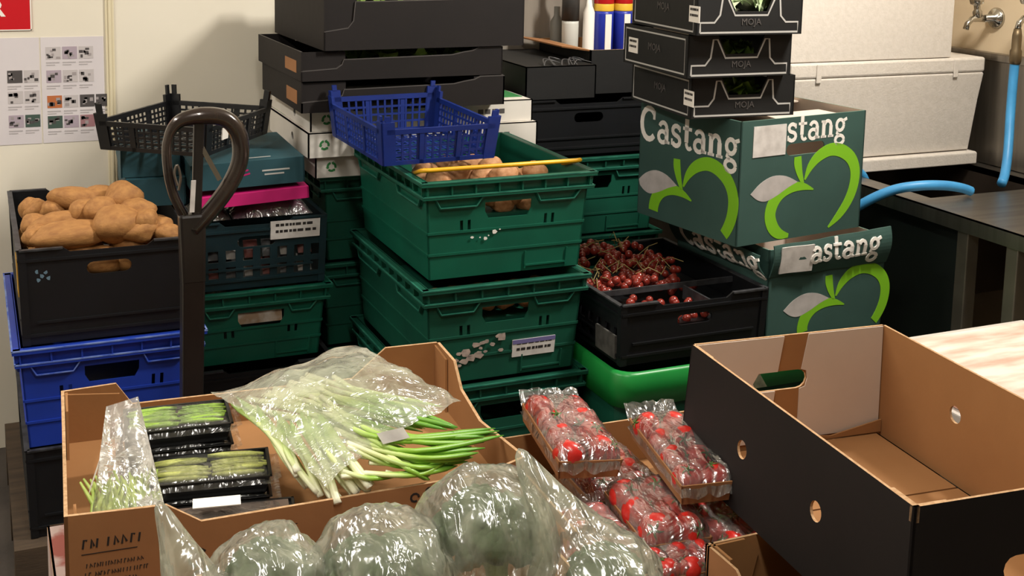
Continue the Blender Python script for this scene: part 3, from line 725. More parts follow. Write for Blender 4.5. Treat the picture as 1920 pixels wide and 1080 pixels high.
# black trays
def black_tray(lb, x, y, z, W, D, H, rz, low, post, patch, mat_=M_blackc):
    tops = {'front': [(0, 0), (W, 0), (W, H), (W - post * .8, H), (W - post, H - .008), (W - post - .03, H - .012), (W - post - .06, low + .004), (post + .05, low), (post + .025, low), (post + .02, H * .55), (post + .005, H * .42), (.004, H * .36), (0, H * .36)],
            'back': tray_top(W, H, low, post)}
    t, S = carton('carton_tray', lb, x, y, z, W, D, H, mat_, mat_, rz, tops, edge=M_greyprint)
    # folded corner tabs standing inside the front panel
    mb = MB()
    for a0, a1 in ((.004, post + .03), (W - post, W - .004)): mb.box((a0, .004, .02), (a1, .008, H - .002))
    mb.build_each('corner_tab', mat_, t)
    f_ = S['front'][0]; mb = MB(); o = tops['front']
    ribbon(mb, f_, [(a, b - .0015) for a, b in o[2:]], .0016); mb.build('edge_line', M_greyprint, t)
    if patch:
        mb = MB(); fl = S['left'][0]; sbox(mb, fl, D - .16, D - .045, .018, H - .028, -.0008, 0); mb.build('brown_patch', M_card, t)
    return t, S
black_tray('lower black carton tray with a brown patch, on the white fruit cartons', .782, 3.10, 1.068, .575, .46, .082, 0, .060, .09, True)
black_tray('second black carton tray with a brown patch, below the big black carton', .780, 3.095, 1.152, .572, .47, .078, radians(1), .056, .09, True)
bt, S = black_tray('big black carton on top of the black trays, holding green leaves', .838, 3.085, 1.232, .575, .50, .142, radians(1.5), .128, .06, False)
# leafy goods seen over tray rims
def leaf_clump(lb, x, y, z, wd, dp, n, m=M_leafg, h=.03, name='lettuce'):
    mb = MB()
    for i in range(n):
        cx = rnd.uniform(-wd, wd) / 2; cy = rnd.uniform(-dp, dp) / 2; a = rnd.random() * 6.28; L = rnd.uniform(.04, .075); tl = rnd.uniform(-.4, .5)
        v = []; K = 5
        for u in range(K + 1):
            q = u / K; wv = .028 * sin(pi * (.12 + .86 * q)) ; r_ = L * (q - .4); zz = h * rnd.uniform(.3, 1) + tl * r_ + .012 * sin(q * 9 + i)
            for sgn in (-1, 0, 1): v.append((cx + cos(a) * r_ - sin(a) * wv * sgn, cy + sin(a) * r_ + cos(a) * wv * sgn, zz + (0.006 if sgn else 0)))
        f = []
        for u in range(K):
            for s_ in range(2): f.append((u * 3 + s_, u * 3 + s_ + 1, u * 3 + s_ + 4, u * 3 + s_ + 3))
        mb.add(v, f)
    o = mb.build(name, m, None, True); o.location = (x, y, z); tag(o, lb, 'vegetable', kind='stuff'); return o
leaf_clump('green leaves filling the big black carton at the top', 1.12, 3.24, 1.335, .40, .22, 60)
leaf_clump('leaves in clear wrap inside the second black tray', 1.12, 3.20, 1.19, .36, .12, 22, h=.02)
# dark cartons centre back
t0_, S = carton('black_carton', 'large open black carton in the back corner with brown inside', 1.752, 3.345, 1.045, .42, .37, .137, M_blackc2, M_cardi, 0, holes={'front': [slot(.2, .075, .07, .02)], 'left': [circ(.16, .07, .009)]}, edge=M_carde, t_=.005)
mb = MB(); mb.hexa([(1.752, 3.35, 1.178), (1.752, 3.70, 1.178), (1.655, 3.70, 1.190), (1.69, 3.42, 1.184), (1.752, 3.35, 1.182), (1.752, 3.70, 1.182), (1.655, 3.70, 1.194), (1.69, 3.42, 1.188)][0:4] + [(1.752, 3.35, 1.182), (1.752, 3.70, 1.182), (1.655, 3.70, 1.194), (1.69, 3.42, 1.188)])
o = mb.build('side_flap', M_card, t0_, label='brown inner side of the folded out flap'); o.matrix_parent_inverse = Matrix.Translation((-1.752, -3.345, -1.045))
t, S = carton('black_carton', 'long flat black carton under the open one in the back corner', 1.505, 3.28, 1.045, .235, .42, .10, M_blackc2, M_blackc2, 0)
mb = MB(); mb.box((0, 0, .097), (.235, .5, .10)); mb.build('lid_panel', M_blackc2, t)
mb = MB()
for i in range(9):
    a = rnd.uniform(.02, .16); mb.tube(smooth([(a, 0, .003), (a + .03, .03 + .01 * i, .014), (a + .07, .02 + .012 * i, .006)]), .0022, 5, flat=.4)
o = mb.build('plastic_strap', mat('grey_film', '4A4A4C', .35), None, True); o.location = (1.52, 3.275, 1.146); tag(o, 'crumpled grey plastic straps on the dark crates in the back corner', 'strap', kind='stuff')
# teal and pink cartons at left
def closed(name, lb, x, y, z, W, D, H, m, rz, prints=True, hole=True, ry=0, rx=0):
    t, S = carton(name, lb, x, y, z, W, D, H, m, m, rz, holes={'left': [circ(D * .5, H * .6, .010)]} if hole else {}, edge=m, ry=ry, rx=rx)
    mb = MB(); mb.box((.001, .001, H - .003), (W - .001, D - .001, H + .001)); mb.build('lid_panel', m, t, bevel=.002)
    if prints:
        mb = MB(); f_ = S['front'][0]
        for a, b, l in ((W * .62, H * .55, .07), (W * .64, H * .4, .05)): sbox(mb, f_, a, a + l, b, b + .004, -.0006, 0)
        mb.box((W * .45, .03, H + .001), (W * .72, .036, H + .0016)); mb.build('printed_line', M_silver, t)
        mb = MB()
        for k in range(3): ribbon(mb, f_, [(W * .38 + k * .004, H * (.7 - k * .14)), (W * .38 + .03 + k * .004, H * (.8 - k * .14))], .004)
        mb.build('pink_stroke', M_pink, t)
    return t
closed('teal_carton', 'lower dark teal flat carton tucked behind the pallet truck handle', .345, 3.14, .842, .145, .38, .07, M_teal, radians(-3), prints=False)
closed('magenta_carton', 'bright magenta flat carton between the teal carton and the bagged goods', .50, 3.04, .845, .285, .30, .030, M_pink, radians(-2), prints=False, hole=False, ry=radians(-3))
closed('teal_carton', 'dark teal flat carton at right, on the magenta carton', .49, 3.045, .892, .285, .36, .066, M_teal, radians(-2), ry=radians(-2))
closed('teal_carton', 'upper dark teal flat carton with round hole, under the black mesh crate', .335, 3.16, .915, .145, .34, .068, M_teal, radians(-4), prints=False)
# apple cartons
def apple_logo(t, f_, a, b, sx, sy, c0=-.0008):
    wq = (sx + sy) / 2
    def stroke(mb, pts, wd):
        P = smooth([(p[0], p[1], w_) for p, w_ in zip(pts, wd)], 4)
        P = [(a + sx * p.x, b + sy * p.y, wq * max(p.z, .01)) for p in P]
        P = [p for p in P if p[1] > .006 + p[2] * .2]
        ribbon(mb, f_, [p[:2] for p in P], [p[2] for p in P], c0)
    mb = MB()
    stroke(mb, [(-.02, .36), (.06, .58), (.2, .76), (.40, .86), (.60, .82), (.78, .66), (.87, .42), (.86, .12), (.77, -.16), (.62, -.40), (.44, -.60)], (.03, .12, .17, .19, .2, .2, .2, .19, .17, .13, .03))
    stroke(mb, [(.14, .16), (-.04, .24), (-.24, .25), (-.42, .17), (-.54, .0), (-.58, -.22), (-.52, -.44), (-.40, -.58), (-.22, -.64)], (.02, .11, .16, .19, .21, .21, .2, .15, .04))
    stroke(mb, [(-.05, .30), (-.11, .48), (-.15, .66), (-.16, .80)], (.05, .11, .15, .14))
    em = mb.build('apple_emblem', M_apple, t, label='bright green apple outline')
    mb = MB(); up = [(-.92, .22), (-.76, .40), (-.56, .50), (-.34, .47), (-.14, .34)]; dn = [(-.14, .34), (-.30, .26), (-.48, .14), (-.66, .06), (-.80, .10), (-.92, .22)]
    o = [(a + sx * p.x, b + sy * p.y) for p in smooth([(*p, 0) for p in up], 4)[:-1] + smooth([(*p, 0) for p in dn], 4)[:-1]]
    o = [p for p in o if p[0] > .003]
    mb.panel(o, [], .0008, lambda a_, b_, c: f_(a_, b_, c - .0009)); mb.build('emblem_leaf', M_leaf, em, label='silver leaf')
W, D, H = .435, .40, .315
t, S = carton('apple_carton', 'upper dark green apple carton with white lettering, under black trays', 1.72, 2.475, .788, W, D, H, M_cast, M_cardw, radians(8), holes={'front': [slot(W * .51, H * .735, .135, .030)]}, edge=mat('carton_edge_green', '5B7A6C', .8))
f_ = S['front'][0]
write_word(mb := MB(), f_, 'stang', .152, .254, .045, wf=1.0); mb.build('lettering', M_white, t)
paper_label(t, f_, .040, .150, .222, .300, M_label, 'paper_label', 0, -.0016, False)
apple_logo(t, f_, .228, .098, .205, .142)
fl = S['left'][0]
write_word(mb := MB(), lambda a, b, c: fl(a, b, c), 'Castang', .004, .212, .056, wf=1.05); mb.build('lettering', M_white, t)
apple_logo(t, fl, .195, .055, .215, .155)
mb = MB(); mb.box((.006, D - .16, H - .012), (W - .006, D - .006, H - .008)); mb.box((.03, .006, H - .02), (W - .03, .14, H - .016)); mb.build_each('inner_flap', M_cardw, t)
W, D, H = .385, .40, .273
t, S = carton('apple_carton', 'lower squashed dark green apple carton beneath the other one', 1.815, 2.465, .530, W, D, H - .03, M_cast, M_cardw, radians(3), edge=mat('carton_edge_green', '5B7A6C', .8))
f_ = S['front'][0]; H2 = H - .03
apple_logo(t, f_, .228, .050, .19, .132)
# buckled top bands that lean out under the weight above
def band(nm, word, x0, xh, Ls, fn, lean, h0, h1, ybase):
    mb = MB(); n = 48; K = 10
    def g(a, b, c):
        q = min(max(a / Ls, 0), 1); hh = h0 + (h1 - h0) * q; v = b
        p = fn(a, H2 - .070 + v * (1 + .3 * hh / .02 * q), c - lean * sin(min(v / .09, 1) * pi * .8) - .002 + .007 * noise.noise((a * 11, v * 8, x0)) - .003)
        return p
    for i in range(n):
        for j in range(K):
            a0, a1 = Ls * i / n, Ls * (i + 1) / n; ht = .085 + (h0 + (h1 - h0) * i / n); ht2 = .085 + (h0 + (h1 - h0) * (i + 1) / n)
            mb.add([g(a0, ht * j / K, 0), g(a1, ht2 * j / K, 0), g(a1, ht2 * (j + 1) / K, 0), g(a0, ht * (j + 1) / K, 0),
                    g(a0, ht * j / K, .004), g(a1, ht2 * j / K, .004), g(a1, ht2 * (j + 1) / K, .004), g(a0, ht * (j + 1) / K, .004)],
                   [(0, 1, 2, 3), (7, 6, 5, 4), (0, 4, 5, 1), (1, 5, 6, 2), (2, 6, 7, 3), (3, 7, 4, 0)])
    o = mb.build('top_flap', M_cast, t)
    mb = MB(); write_word(mb, g, word, x0, ybase, xh, c0=-.0035); mb.build('lettering', M_white, t)
    return g
g = band('front', 'astang', .112, .041, W, f_, .016, .0, .006, .030)
mb = MB(); ribbon(mb, g, [(.022 + .011 * k, .045) for k in range(10)], .07, -.0075, -.0035); mb.build('paper_label', M_label, t)
g2_ = band('left', 'Castang', .055, .05, D, S['left'][0], .028, -.012, -.012, .012)
mb = MB(); fl = S['left'][0]; mb.panel([(.0, H2 - .01), (.17, H2 - .03), (.17, H2 + .012), (.0, H2 + .045)], [], .004, lambda a, b, c: fl(a, b, c - .03)); mb.build('torn_flap', M_leaf, t, label='grey inner side of the folded flap')
# black fruit trays with silver outline
def outline_tray(lb, x, y, z, rz, seed, lblpos):
    W, D, H = .292, .335, .102
    dip = [(0, 0), (W, 0), (W, H), (W * .73, H), (W * .66, H * .55), (W * .36, H * .55), (W * .28, H), (0, H)]
    t, S = carton('fruit_tray', lb, x, y, z, W, D, H, M_blackc2, M_blackc2, rz, {'front': dip, 'back': dip}, edge=M_blackc2)
    f_ = S['front'][0]
    mb = MB(); o = [(.01, .006), (W - .012, .006), (W - .012, .03), (W * .84, .03), (W * .79, .045), (W * .775, H * .9), (W * .735, H * .9), (W * .665, H * .46), (W * .355, H * .46), (W * .275, H * .9), (W * .235, H * .9), (W * .215, .048), (W * .165, .03), (.01, .03), (.01, .006)]
    ribbon(mb, f_, o, .0045); mb.build('silver_outline', M_silver, t)
    font_text('MOJA', .022, t, 'lettering', M_greyprint, face_matrix(f_, W * .51, H * .30, -.0009))
    fl = S['left'][0]; mb = MB(); ribbon(mb, fl, [(.012, .008), (D - .015, .008), (D - .015, H - .01), (.012, H - .01), (.012, .008)], .004); mb.build('silver_outline', M_silver, t)
    font_text('MOJA', .026, t, 'lettering', M_greyprint, face_matrix(fl, D * .5, H * .55, -.0009))
    paper_label(t, fl, lblpos, lblpos + .05, H * .30, H * .68, M_white, 'paper_label', 2, -.0016)
    mb = MB(); mb.box((.004, .004, H - .012), (.06, D - .004, H - .009)); mb.box((W - .06, .004, H - .012), (W - .004, D - .004, H - .009)); mb.build_each('top_shelf', M_blackc2, t)
    return t
for i, (x, y, z, rz, lb, lp) in enumerate(((1.603, 2.525, 1.108, radians(-4), 'lowest of three black trays with silver outline, on the apple carton', .30), (1.567, 2.49, 1.214, radians(-2), 'middle of three black trays with silver outline, a label at its left side', .03), (1.568, 2.46, 1.320, radians(-3), 'topmost of three black trays with silver outline, green veg showing', .30))):
    outline_tray(lb, x, y, z, rz, i, lp)
    leaf_clump(['green beans showing in the lowest silver outlined tray', 'lettuce showing in the middle silver outlined tray', 'lettuce heaped in the topmost silver outlined tray'][i], x + .155, y + .10, z + .035, .16, .12, 26, [M_bean, M_leafg, mat('pale_lettuce', 'B4BDA0', .6, col2='7D9660', scale=30)][i], h=.03 if i < 2 else .055)

# ------------------------------------------------------------ pallet truck
t = thing('pallet_truck', 'black hand pallet truck, its loop handle standing between the crates', 'pallet truck', (.335, 2.40, 0))
def sub(pts): return [(x - .335, y - 2.40, z) for x, y, z in pts]
lp = sub([(.388, 2.40, .965), (.425, 2.40, 1.005), (.462, 2.40, 1.055), (.482, 2.40, 1.105), (.478, 2.40, 1.155), (.452, 2.40, 1.186), (.405, 2.40, 1.193), (.362, 2.40, 1.182), (.342, 2.40, 1.145), (.342, 2.40, 1.09), (.352, 2.40, 1.04), (.372, 2.40, .995)])
sp = smooth(lp, 6, False); n = len(sp)
rad = [.019 if i < n * .45 else .0195 if i < n * .62 else .0105 for i in range(n)]
rad = [sum(rad[max(0, i - 5):i + 6]) / len(rad[max(0, i - 5):i + 6]) for i in range(n)]
mb = MB(); mb.tube(sp, rad, 12, flat=.9); mb.build('handle_loop', M_hgloss, t, True)
mb = MB(); mb.hexa(sub([(.363, 2.379, .86), (.409, 2.379, .86), (.409, 2.421, .86), (.363, 2.421, .86), (.360, 2.385, 1.0), (.412, 2.385, 1.0), (.412, 2.415, 1.0), (.360, 2.415, 1.0)])); mb.build('handle_throat', M_hblack, t, bevel=.006)
mb = MB(); mb.hexa(sub([(.384, 2.39, .96), (.402, 2.39, .96), (.402, 2.405, .96), (.384, 2.405, .96), (.392, 2.39, 1.185), (.412, 2.39, 1.185), (.412, 2.405, 1.185), (.392, 2.405, 1.185)])); lev = mb.build('lever_arm', M_hblack, t, bevel=.003)
mb = MB(); mb.hexa(sub([(.380, 2.386, 1.005), (.389, 2.386, 1.005), (.389, 2.3898, 1.005), (.380, 2.3898, 1.005), (.384, 2.386, 1.068), (.393, 2.386, 1.068), (.393, 2.3898, 1.068), (.384, 2.3898, 1.068)])); mb.build('white_sticker', M_label, t)
mb = MB(); mb.bar(sub([(.407, 2.395, 1.13)])[0], sub([(.440, 2.395, 1.065)])[0], .009); mb.tube(smooth(sub([(.358, 2.39, 1.06), (.352, 2.388, 1.085), (.358, 2.388, 1.10), (.364, 2.39, 1.075), (.36, 2.392, 1.05)]), 5), .0028, 6); mb.build_each('release_rod', M_steel, t)
mb = MB(); mb.hexa(sub([(.358, 2.378, .52), (.398, 2.378, .52), (.398, 2.422, .52), (.358, 2.422, .52), (.364, 2.38, .88), (.408, 2.38, .88), (.408, 2.42, .88), (.364, 2.42, .88)])); 
mb.hexa(sub([(.325, 2.378, .20), (.365, 2.378, .20), (.365, 2.422, .20), (.325, 2.422, .20), (.358, 2.378, .52), (.398, 2.378, .52), (.398, 2.422, .52), (.358, 2.422, .52)]))
mb.build('shaft', M_hblack, t, bevel=.004)
mb = MB(); mb.box((-.09, -.11, .05), (.09, -.03, .26)); mb.box((-.29, -.16, .10), (.29, -.09, .17)); mb.tube([(0, .02, .08), (0, .02, .22)], .035, 14); mb.build('pump_block', mat('red_oxide_frame', '7A2A20', .5), t, bevel=.004)
for x in (-.045, .045):
    mb = MB(); mb.lathe([(.03, -.025), (.085, -.025), (.09, -.02), (.09, .02), (.085, .025), (.03, .025)], 22, 0, Matrix.Translation((x, .02, .0905)) @ Matrix.Rotation(pi / 2, 4, 'Y')); mb.build('steering_wheel', M_rubber, t, True)
for x in (-.19, .19):
    mb = MB(); mb.box((x - .07, -1.28, .045), (x + .07, -.10, .09)); mb.build('fork', mat('red_oxide_frame', '7A2A20', .5), t, bevel=.004)

# ------------------------------------------------------------ produce in the crates
def spud(seed, m, lo=1.0):
    mb = MB(); mb.ball((0, 0, 0), 1.0, 0, 16, 12, disp=.22, ds=1.3, seed=seed); return mb.mesh('potato', m, True)
PM = [spud(i * 3.1, M_potato) for i in range(5)]
POT = [(0.084, 3.095, 0.870), (0.092, 2.983, 0.860), (0.095, 2.917, 0.845), (0.127, 3.080, 0.870), (0.165, 3.051, 0.875), (0.168, 2.962, 0.865), (0.193, 2.892, 0.850), (0.212, 3.046, 0.900), (0.318, 2.999, 0.900), (0.225, 2.977, 0.885), (0.264, 2.964, 0.885), (0.297, 2.897, 0.865), (0.359, 2.897, 0.870), (0.343, 2.850, 0.850), (0.392, 2.910, 0.850), (0.406, 2.858, 0.840), (0.157, 2.895, 0.845), (0.265, 3.061, 0.890), (0.113, 2.935, 0.845), (0.345, 2.947, 0.880)]
PS = [(.028, .026, .03, 0), (.03, .026, .026, .3), (.026, .024, .024, 0), (.032, .026, .026, .3), (.032, .028, .026, 0), (.066, .03, .028, .1), (.088, .036, .034, .12), (.062, .032, .03, -.1), (.048, .042, .042, .3), (.04, .03, .03, .6), (.046, .038, .036, .2), (.064, .046, .044, .5), (.034, .026, .028, .7), (.044, .03, .027, .2), (.034, .026, .024, .4), (.034, .026, .023, .1), (.035, .028, .026, .4), (.05, .04, .036, .5), (.034, .028, .026, .2), (.045, .035, .034, -.5)]
for i, (p, q) in enumerate(zip(POT, PS)):
    o = inst('potato', PM[i % 5], None, (max(p[0] + .006, .092 + q[0]), max(p[1] + .025, 2.885 + q[1]), p[2] - .010), (rnd.uniform(-.15, .15), rnd.uniform(-.15, .15), q[3]), q[:3])
    row = 0 if p[1] < 2.90 else 1 if p[1] < 2.965 else 2
    rows = sorted(j for j, p2 in enumerate(POT) if (0 if p2[1] < 2.90 else 1 if p2[1] < 2.965 else 2) == row)
    rows.sort(key=lambda j: POT[j][0])
    tag(o, 'large brown baking potato, %s from the left in the %s row of the black crate' % (['first', 'second', 'third', 'fourth', 'fifth', 'sixth', 'seventh', 'eighth', 'ninth'][rows.index(i)], ['front', 'middle', 'back'][row]), 'potato', 'baking potatoes in the black crate')
for i in range(12):   # the layer below, and those behind the heap
    x = .135 + (i % 4) * .09; y = 2.94 + (i // 4) * .085
    o = inst('potato', PM[i % 5], None, (x + rnd.uniform(-.01, .01), y, .795 if y < 3.2 else .81), (rnd.uniform(-.3, .3), 0, rnd.uniform(0, 3)), (.046, .036, .034))
    tag(o, 'large brown baking potato half hidden under the heap in the black crate', 'potato', 'baking potatoes in the black crate')
for i in range(3):
    o = inst('potato', PM[i], None, (.20 + i * .066, 2.917, .772), (0, 0, .2), (.046, .034, .036))
    tag(o, 'large brown baking potato half hidden under the heap in the black crate', 'potato', 'baking potatoes in the black crate')
mb = MB(); mb.box((.02, .02, .010), (.365, .6, .14)); mb.build('layer_pad', M_blackp, pc)
PM2 = [spud(40 + i * 2.3, M_potato2) for i in range(3)]
GPOT = [(1.046, 2.841, 0.945), (1.039, 2.728, 0.945), (1.112, 2.775, 0.950), (1.165, 2.743, 0.945), (1.199, 2.778, 0.960), (1.199, 2.697, 0.955), (1.303, 2.733, 0.950), (1.114, 2.857, 0.955), (1.166, 2.841, 0.955), (1.135, 2.70, 0.925), (1.140, 2.635, 0.925), (1.197, 2.64, 0.922), (1.07, 2.66, 0.925), (1.26, 2.68, .915), (1.06, 2.62, .90), (1.24, 2.63, .90), (1.02, 2.79, .93), (1.3, 2.80, .92), (1.25, 2.78, .935), (1.09, 2.64, .908), (1.168, 2.63, .905)]
for i, p in enumerate(GPOT):
    o = inst('potato', PM2[i % 3], None, (min(max(p[0], 1.0), 1.325), max(p[1] + .035, 2.672), p[2] - .004), (rnd.uniform(-.3, .3), rnd.uniform(-.3, .3), rnd.uniform(-.6, .6)), (.036, .029, .028))
    tag(o, 'small pale brown potato inside the green crate with the yellow bar', 'potato', 'small potatoes in the top green crate')
mb = MB(); mb.box((.03, .03, .010), (.395, .51, .145)); mb.build('layer_pad', M_green_d, g1)
for i in range(12):
    o = inst('potato', PM2[i % 3], None, (1.0 + (i % 6) * .055, 2.63 + (i // 6) * .055, .672), (0, 0, rnd.random() * 3), (.034, .028, .026))
    tag(o, 'potato in the second green crate, in the shade below the top crate', 'potato', 'potatoes in the second green crate')
mb = MB(); mb.box((.03, .03, .010), (.375, .53, .14)); mb.build('layer_pad', M_green_d, g2)
# cherry tomatoes with vines
mb = MB(); mb.ball((0, 0, 0), 1, 0, 10, 7); CH = mb.mesh('cherry_tomato', M_cherry, True)
for i in range(290):
    x = 1.405 + rnd.random() * .29; y = 2.60 + rnd.random() * .31; r = rnd.uniform(.0095, .0125)
    if i >= 230: x = 1.42 + rnd.random() * .23; y = 2.462 + rnd.random() * .11
    z = (.655 if i < 230 else .632) + .03 * noise.noise((x * 9, y * 9, 0)) + rnd.uniform(-.012, .012) + max(0, (y - 2.6)) * .12
    o = inst('cherry_tomato', CH, None, (x, y, z), (0, 0, 0), (r, r, r)); tag(o, 'small dark red tomato heaped in the black crate below the apple cartons', 'tomato', 'small tomatoes in the black crate')
mb = MB()
for i in range(46):
    x = 1.41 + rnd.random() * .25; y = 2.60 + rnd.random() * .33; a = rnd.random() * 6.28; L = rnd.uniform(.03, .07)
    z = .675 + .03 * noise.noise((x * 9, y * 9, 0)) + max(0, (y - 2.6)) * .12
    mb.tube([(x, y, z), (x + cos(a) * L * .5, y + sin(a) * L * .5, z + .008 + .02 * rnd.random()), (x + cos(a) * L, y + sin(a) * L, z + rnd.uniform(-.005, .03))], .0012, 4)
tag(mb.build('tomato_vine', mat('dry_vine', '8A7B4A', .7)), 'tangled greenish vine stalks among the small tomatoes in the crate', 'vine', kind='stuff')
mb = MB(); mb.box((.012, .012, .008), (.40, .488, .085)); mb.build('layer_pad', M_blackp, cc)
# bagged goods in the middle-left stack
def pouch(mb, P00, P10, P11, P01, up, dn, n=14, wr=.004, ws=28, seed=0, pw=.5, mi=0):
    P = [Vector(p) for p in (P00, P10, P11, P01)]; nr = (P[1] - P[0]).cross(P[3] - P[0]).normalized()
    if nr.z < 0: nr = -nr
    for sgn, hgt in ((1, up), (-1, dn)):
        if not hgt: continue
        v = []; f = []
        for i in range(n + 1):
            for j in range(n + 1):
                u, q = i / n, j / n; p = P[0] * (1 - u) * (1 - q) + P[1] * u * (1 - q) + P[2] * u * q + P[3] * (1 - u) * q
                e = (sin(pi * u) * sin(pi * q)) ** pw; w_ = noise.noise(p * ws + Vector((seed, 0, sgn * 3))) * wr + noise.noise(p * ws * 2.7 + Vector((0, seed, 0))) * wr * .5
                v.append(p + nr * (sgn * hgt * e + w_ * min(1, e * 3)))
        for i in range(n):
            for j in range(n):
                a = i * (n + 1) + j; q = (a, a + n + 1, a + n + 2, a + 1); f.append(q if sgn > 0 else q[::-1])
        mb.add(v, f, mi)
mgoods = mat('mixed_wrapped_goods', '6E5F58', .5, col2='3A302C', scale=30)
for lb, x, y, z, wx, wy, m in (('pinkish goods in a clear bag below the magenta carton', .60, 3.075, .808, .20, .10, mat('pink_wrapped_goods', '8A4A6A', .35, col2='6C6A66', scale=34)),
                               ('small clear bag of pale goods under the teal carton at left', .49, 3.08, .806, .10, .10, mgoods)):
    mb = MB(); pouch(mb, (x, y, z), (x + wx, y, z), (x + wx, y + wy, z + .01), (x, y + wy, z + .01), .038, .012, 10, .006, 40); o = mb.build('bagged_goods', m, None, True); tag(o, lb, 'bag')
    mb = MB(); pouch(mb, (x - .004, y - .004, z), (x + wx + .004, y - .004, z), (x + wx + .004, y + wy + .004, z + .01), (x - .004, y + wy + .004, z + .01), .042, 0, 12, .006, 40, 5); mb.build('film', M_filmc, o, True)
for i, (x, wx, m, lb) in enumerate(((.49, .10, M_white, 'white bag showing over the rim of the green crate behind the handle'), (.60, .09, mat('tan_wrapped_goods', '9C8268', .5, col2='C9C2B8', scale=30), 'tan bag showing over the rim of the green crate behind the handle'), (.70, .08, M_leafg, 'green bag showing over the rim of the green crate behind the handle'))):
    mb = MB(); pouch(mb, (x, 3.075, .60), (x + wx, 3.075, .60), (x + wx, 3.2, .60), (x, 3.2, .60), .020, .06, 10, .005, 40, i); o = mb.build('bagged_goods', m, None, True); tag(o, lb, 'bag')
mb = MB(); pouch(mb, (.57, 3.062, .53), (.72, 3.062, .53), (.72, 3.074, .60), (.57, 3.074, .60), .004, .03, 10, .004, 60); tag(mb.build('bagged_goods', mat('tan_wrapped_goods', '9C8268', .5), None, True), 'wrapped goods seen through the hand hole of the left green crate', 'bag')
for i in range(7):
    for r in (0, 1):
        mb = MB(); x = .487 + i * .0465; pouch(mb, (x, 3.074, .655 + r * .048), (x + .036, 3.074, .655 + r * .048), (x + .036, 3.10, .695 + r * .048), (x, 3.10, .695 + r * .048), .010, .008, 5, .004, 60, i + r * 9)
        o = mb.build('wrapped_packet', mat(['packet_pale', 'packet_red', 'packet_dark'][(i + r) % 3], ['8D8A84', '6A3D38', '4A4B4C'][(i + r) % 3], .4), None, True); tag(o, 'wrapped packet behind an opening of the dark teal perforated crate', 'packet', 'packets in the perforated crate')

# ------------------------------------------------------------ table with cutting board at right
t = thing('work_table', 'white topped table at right behind the empty black carton', 'table', (1.60, .75, 0))
mb = MB(); mb.box((0, 0, .69), (.53, 1.20, .722)); mb.build('tabletop', mat('table_white', 'BDB6AE', .5), t, bevel=.003)
for x in (.03, .50):
    for y in (.04, 1.16):
        mb = MB(); mb.box((x - .02, y - .02, 0), (x + .02, y + .02, .69)); mb.build('leg', M_steeld, t)
mb = MB(); mb.box((1.615, .78, .7225), (2.115, 1.895, .742)); tag(mb.build('cutting_board', M_board, None, bevel=.003), 'white cutting board stained pink and orange on the table at right', 'cutting board')

# ------------------------------------------------------------ big empty black carton
W, D, H = .362, .565, .197
t = thing('empty_carton', 'large empty black carton with brown and white inside, at right front', 'box', (.988, 1.038, .7255), radians(-5.0))
S = sides(W, D, H, -.010)
fl = S['left'][0]; fr = S['right'][0]; fb = S['back'][0]; ff = S['front'][0]
mb = MB(); mb.panel(rectpts(0, D, 0, H), [circ(D * .32, H * .50, .013, 18, .014), circ(D * .66, H * .50, .013, 18, .014)], .004, fl, 0, 1, 2); mb.build('side_panel', [M_blackc, M_cardi, M_carde], t)
mb = MB(); mb.panel(rectpts(0, D, 0, H), [circ(D * .66, H * .58, .013, 18, .014), circ(D * .30, H * .58, .013, 18, .014)], .004, fr, 0, 1, 2); mb.build('side_panel', [M_blackc, M_cardi, M_carde], t)
mb = MB(); mb.panel(rectpts(0, W, 0, H), [slot(.197, H * .60, .098, .033)], .004, fb, 0, 1, 2); mb.build('end_panel', [M_blackc, M_cardi, M_carde], t)
mb = MB(); mb.panel(rectpts(0, W, 0, H), [slot(W * .5, H * .50, .095, .034)], .004, ff, 0, 1, 2); mb.build('end_panel', [M_blackc, M_cardi, M_carde], t)
hy, hc = H * .60, .197
mb = MB(); mb.panel([(.006, .012), (.158, .012), (.160, hy - .017), (.150, hy - .014), (.147, hy), (.150, hy + .014), (.159, hy + .017), (.150, H - .001), (.006, H - .001)], [], .002, lambda a, b, c: fb(a, b, .0045 + c)); mb.build('inner_flap', M_cardw, t, label='white lined inner flap')
mb = MB(); mb.panel([(W - .006, .012), (W - .006, H - .001), (.196, H - .001), (.203, hy + .017), (.238, hy + .017), (.247, hy), (.238, hy - .017), (.205, hy - .017), (.212, .012)], [], .002, lambda a, b, c: fb(a, b, .0045 + c)); mb.build('inner_flap', M_cardw, t, label='white lined inner flap')
mb = MB(); mb.panel([(.006, .008), (W * .5, .008), (W * .47, .03), (W * .44, .02), (.10, .012), (.006, .03)], [], .003, lambda a, b, c: fb(a, b, .012 + c)); mb.build('torn_tab', M_cardi, t)
mb = MB(); mb.box((.004, .004, .001), (W - .004, D * .62, .005)); mb.box((.004, D * .62 + .004, .001), (W - .004, D - .004, .005)); mb.build_each('base_panel', M_cardi, t)
mb = MB(); mb.panel([(0, H - .02), (.05, H - .004), (.05, H), (0, H)], [], .004, lambda a, b, c: fl(D - a, b, .004 + c)); mb.panel([(0, H - .02), (.05, H - .006), (.05, H - .001), (0, H - .001)], [], .004, lambda a, b, c: ff(a, b, .004 + c)); mb.panel([(0, H - .03), (.06, H - .006), (.06, H - .001), (0, H - .001)], [], .003, lambda a, b, c: fl(a + .002, b, .004 + c)); mb.build_each('crushed_corner', M_carde, t)

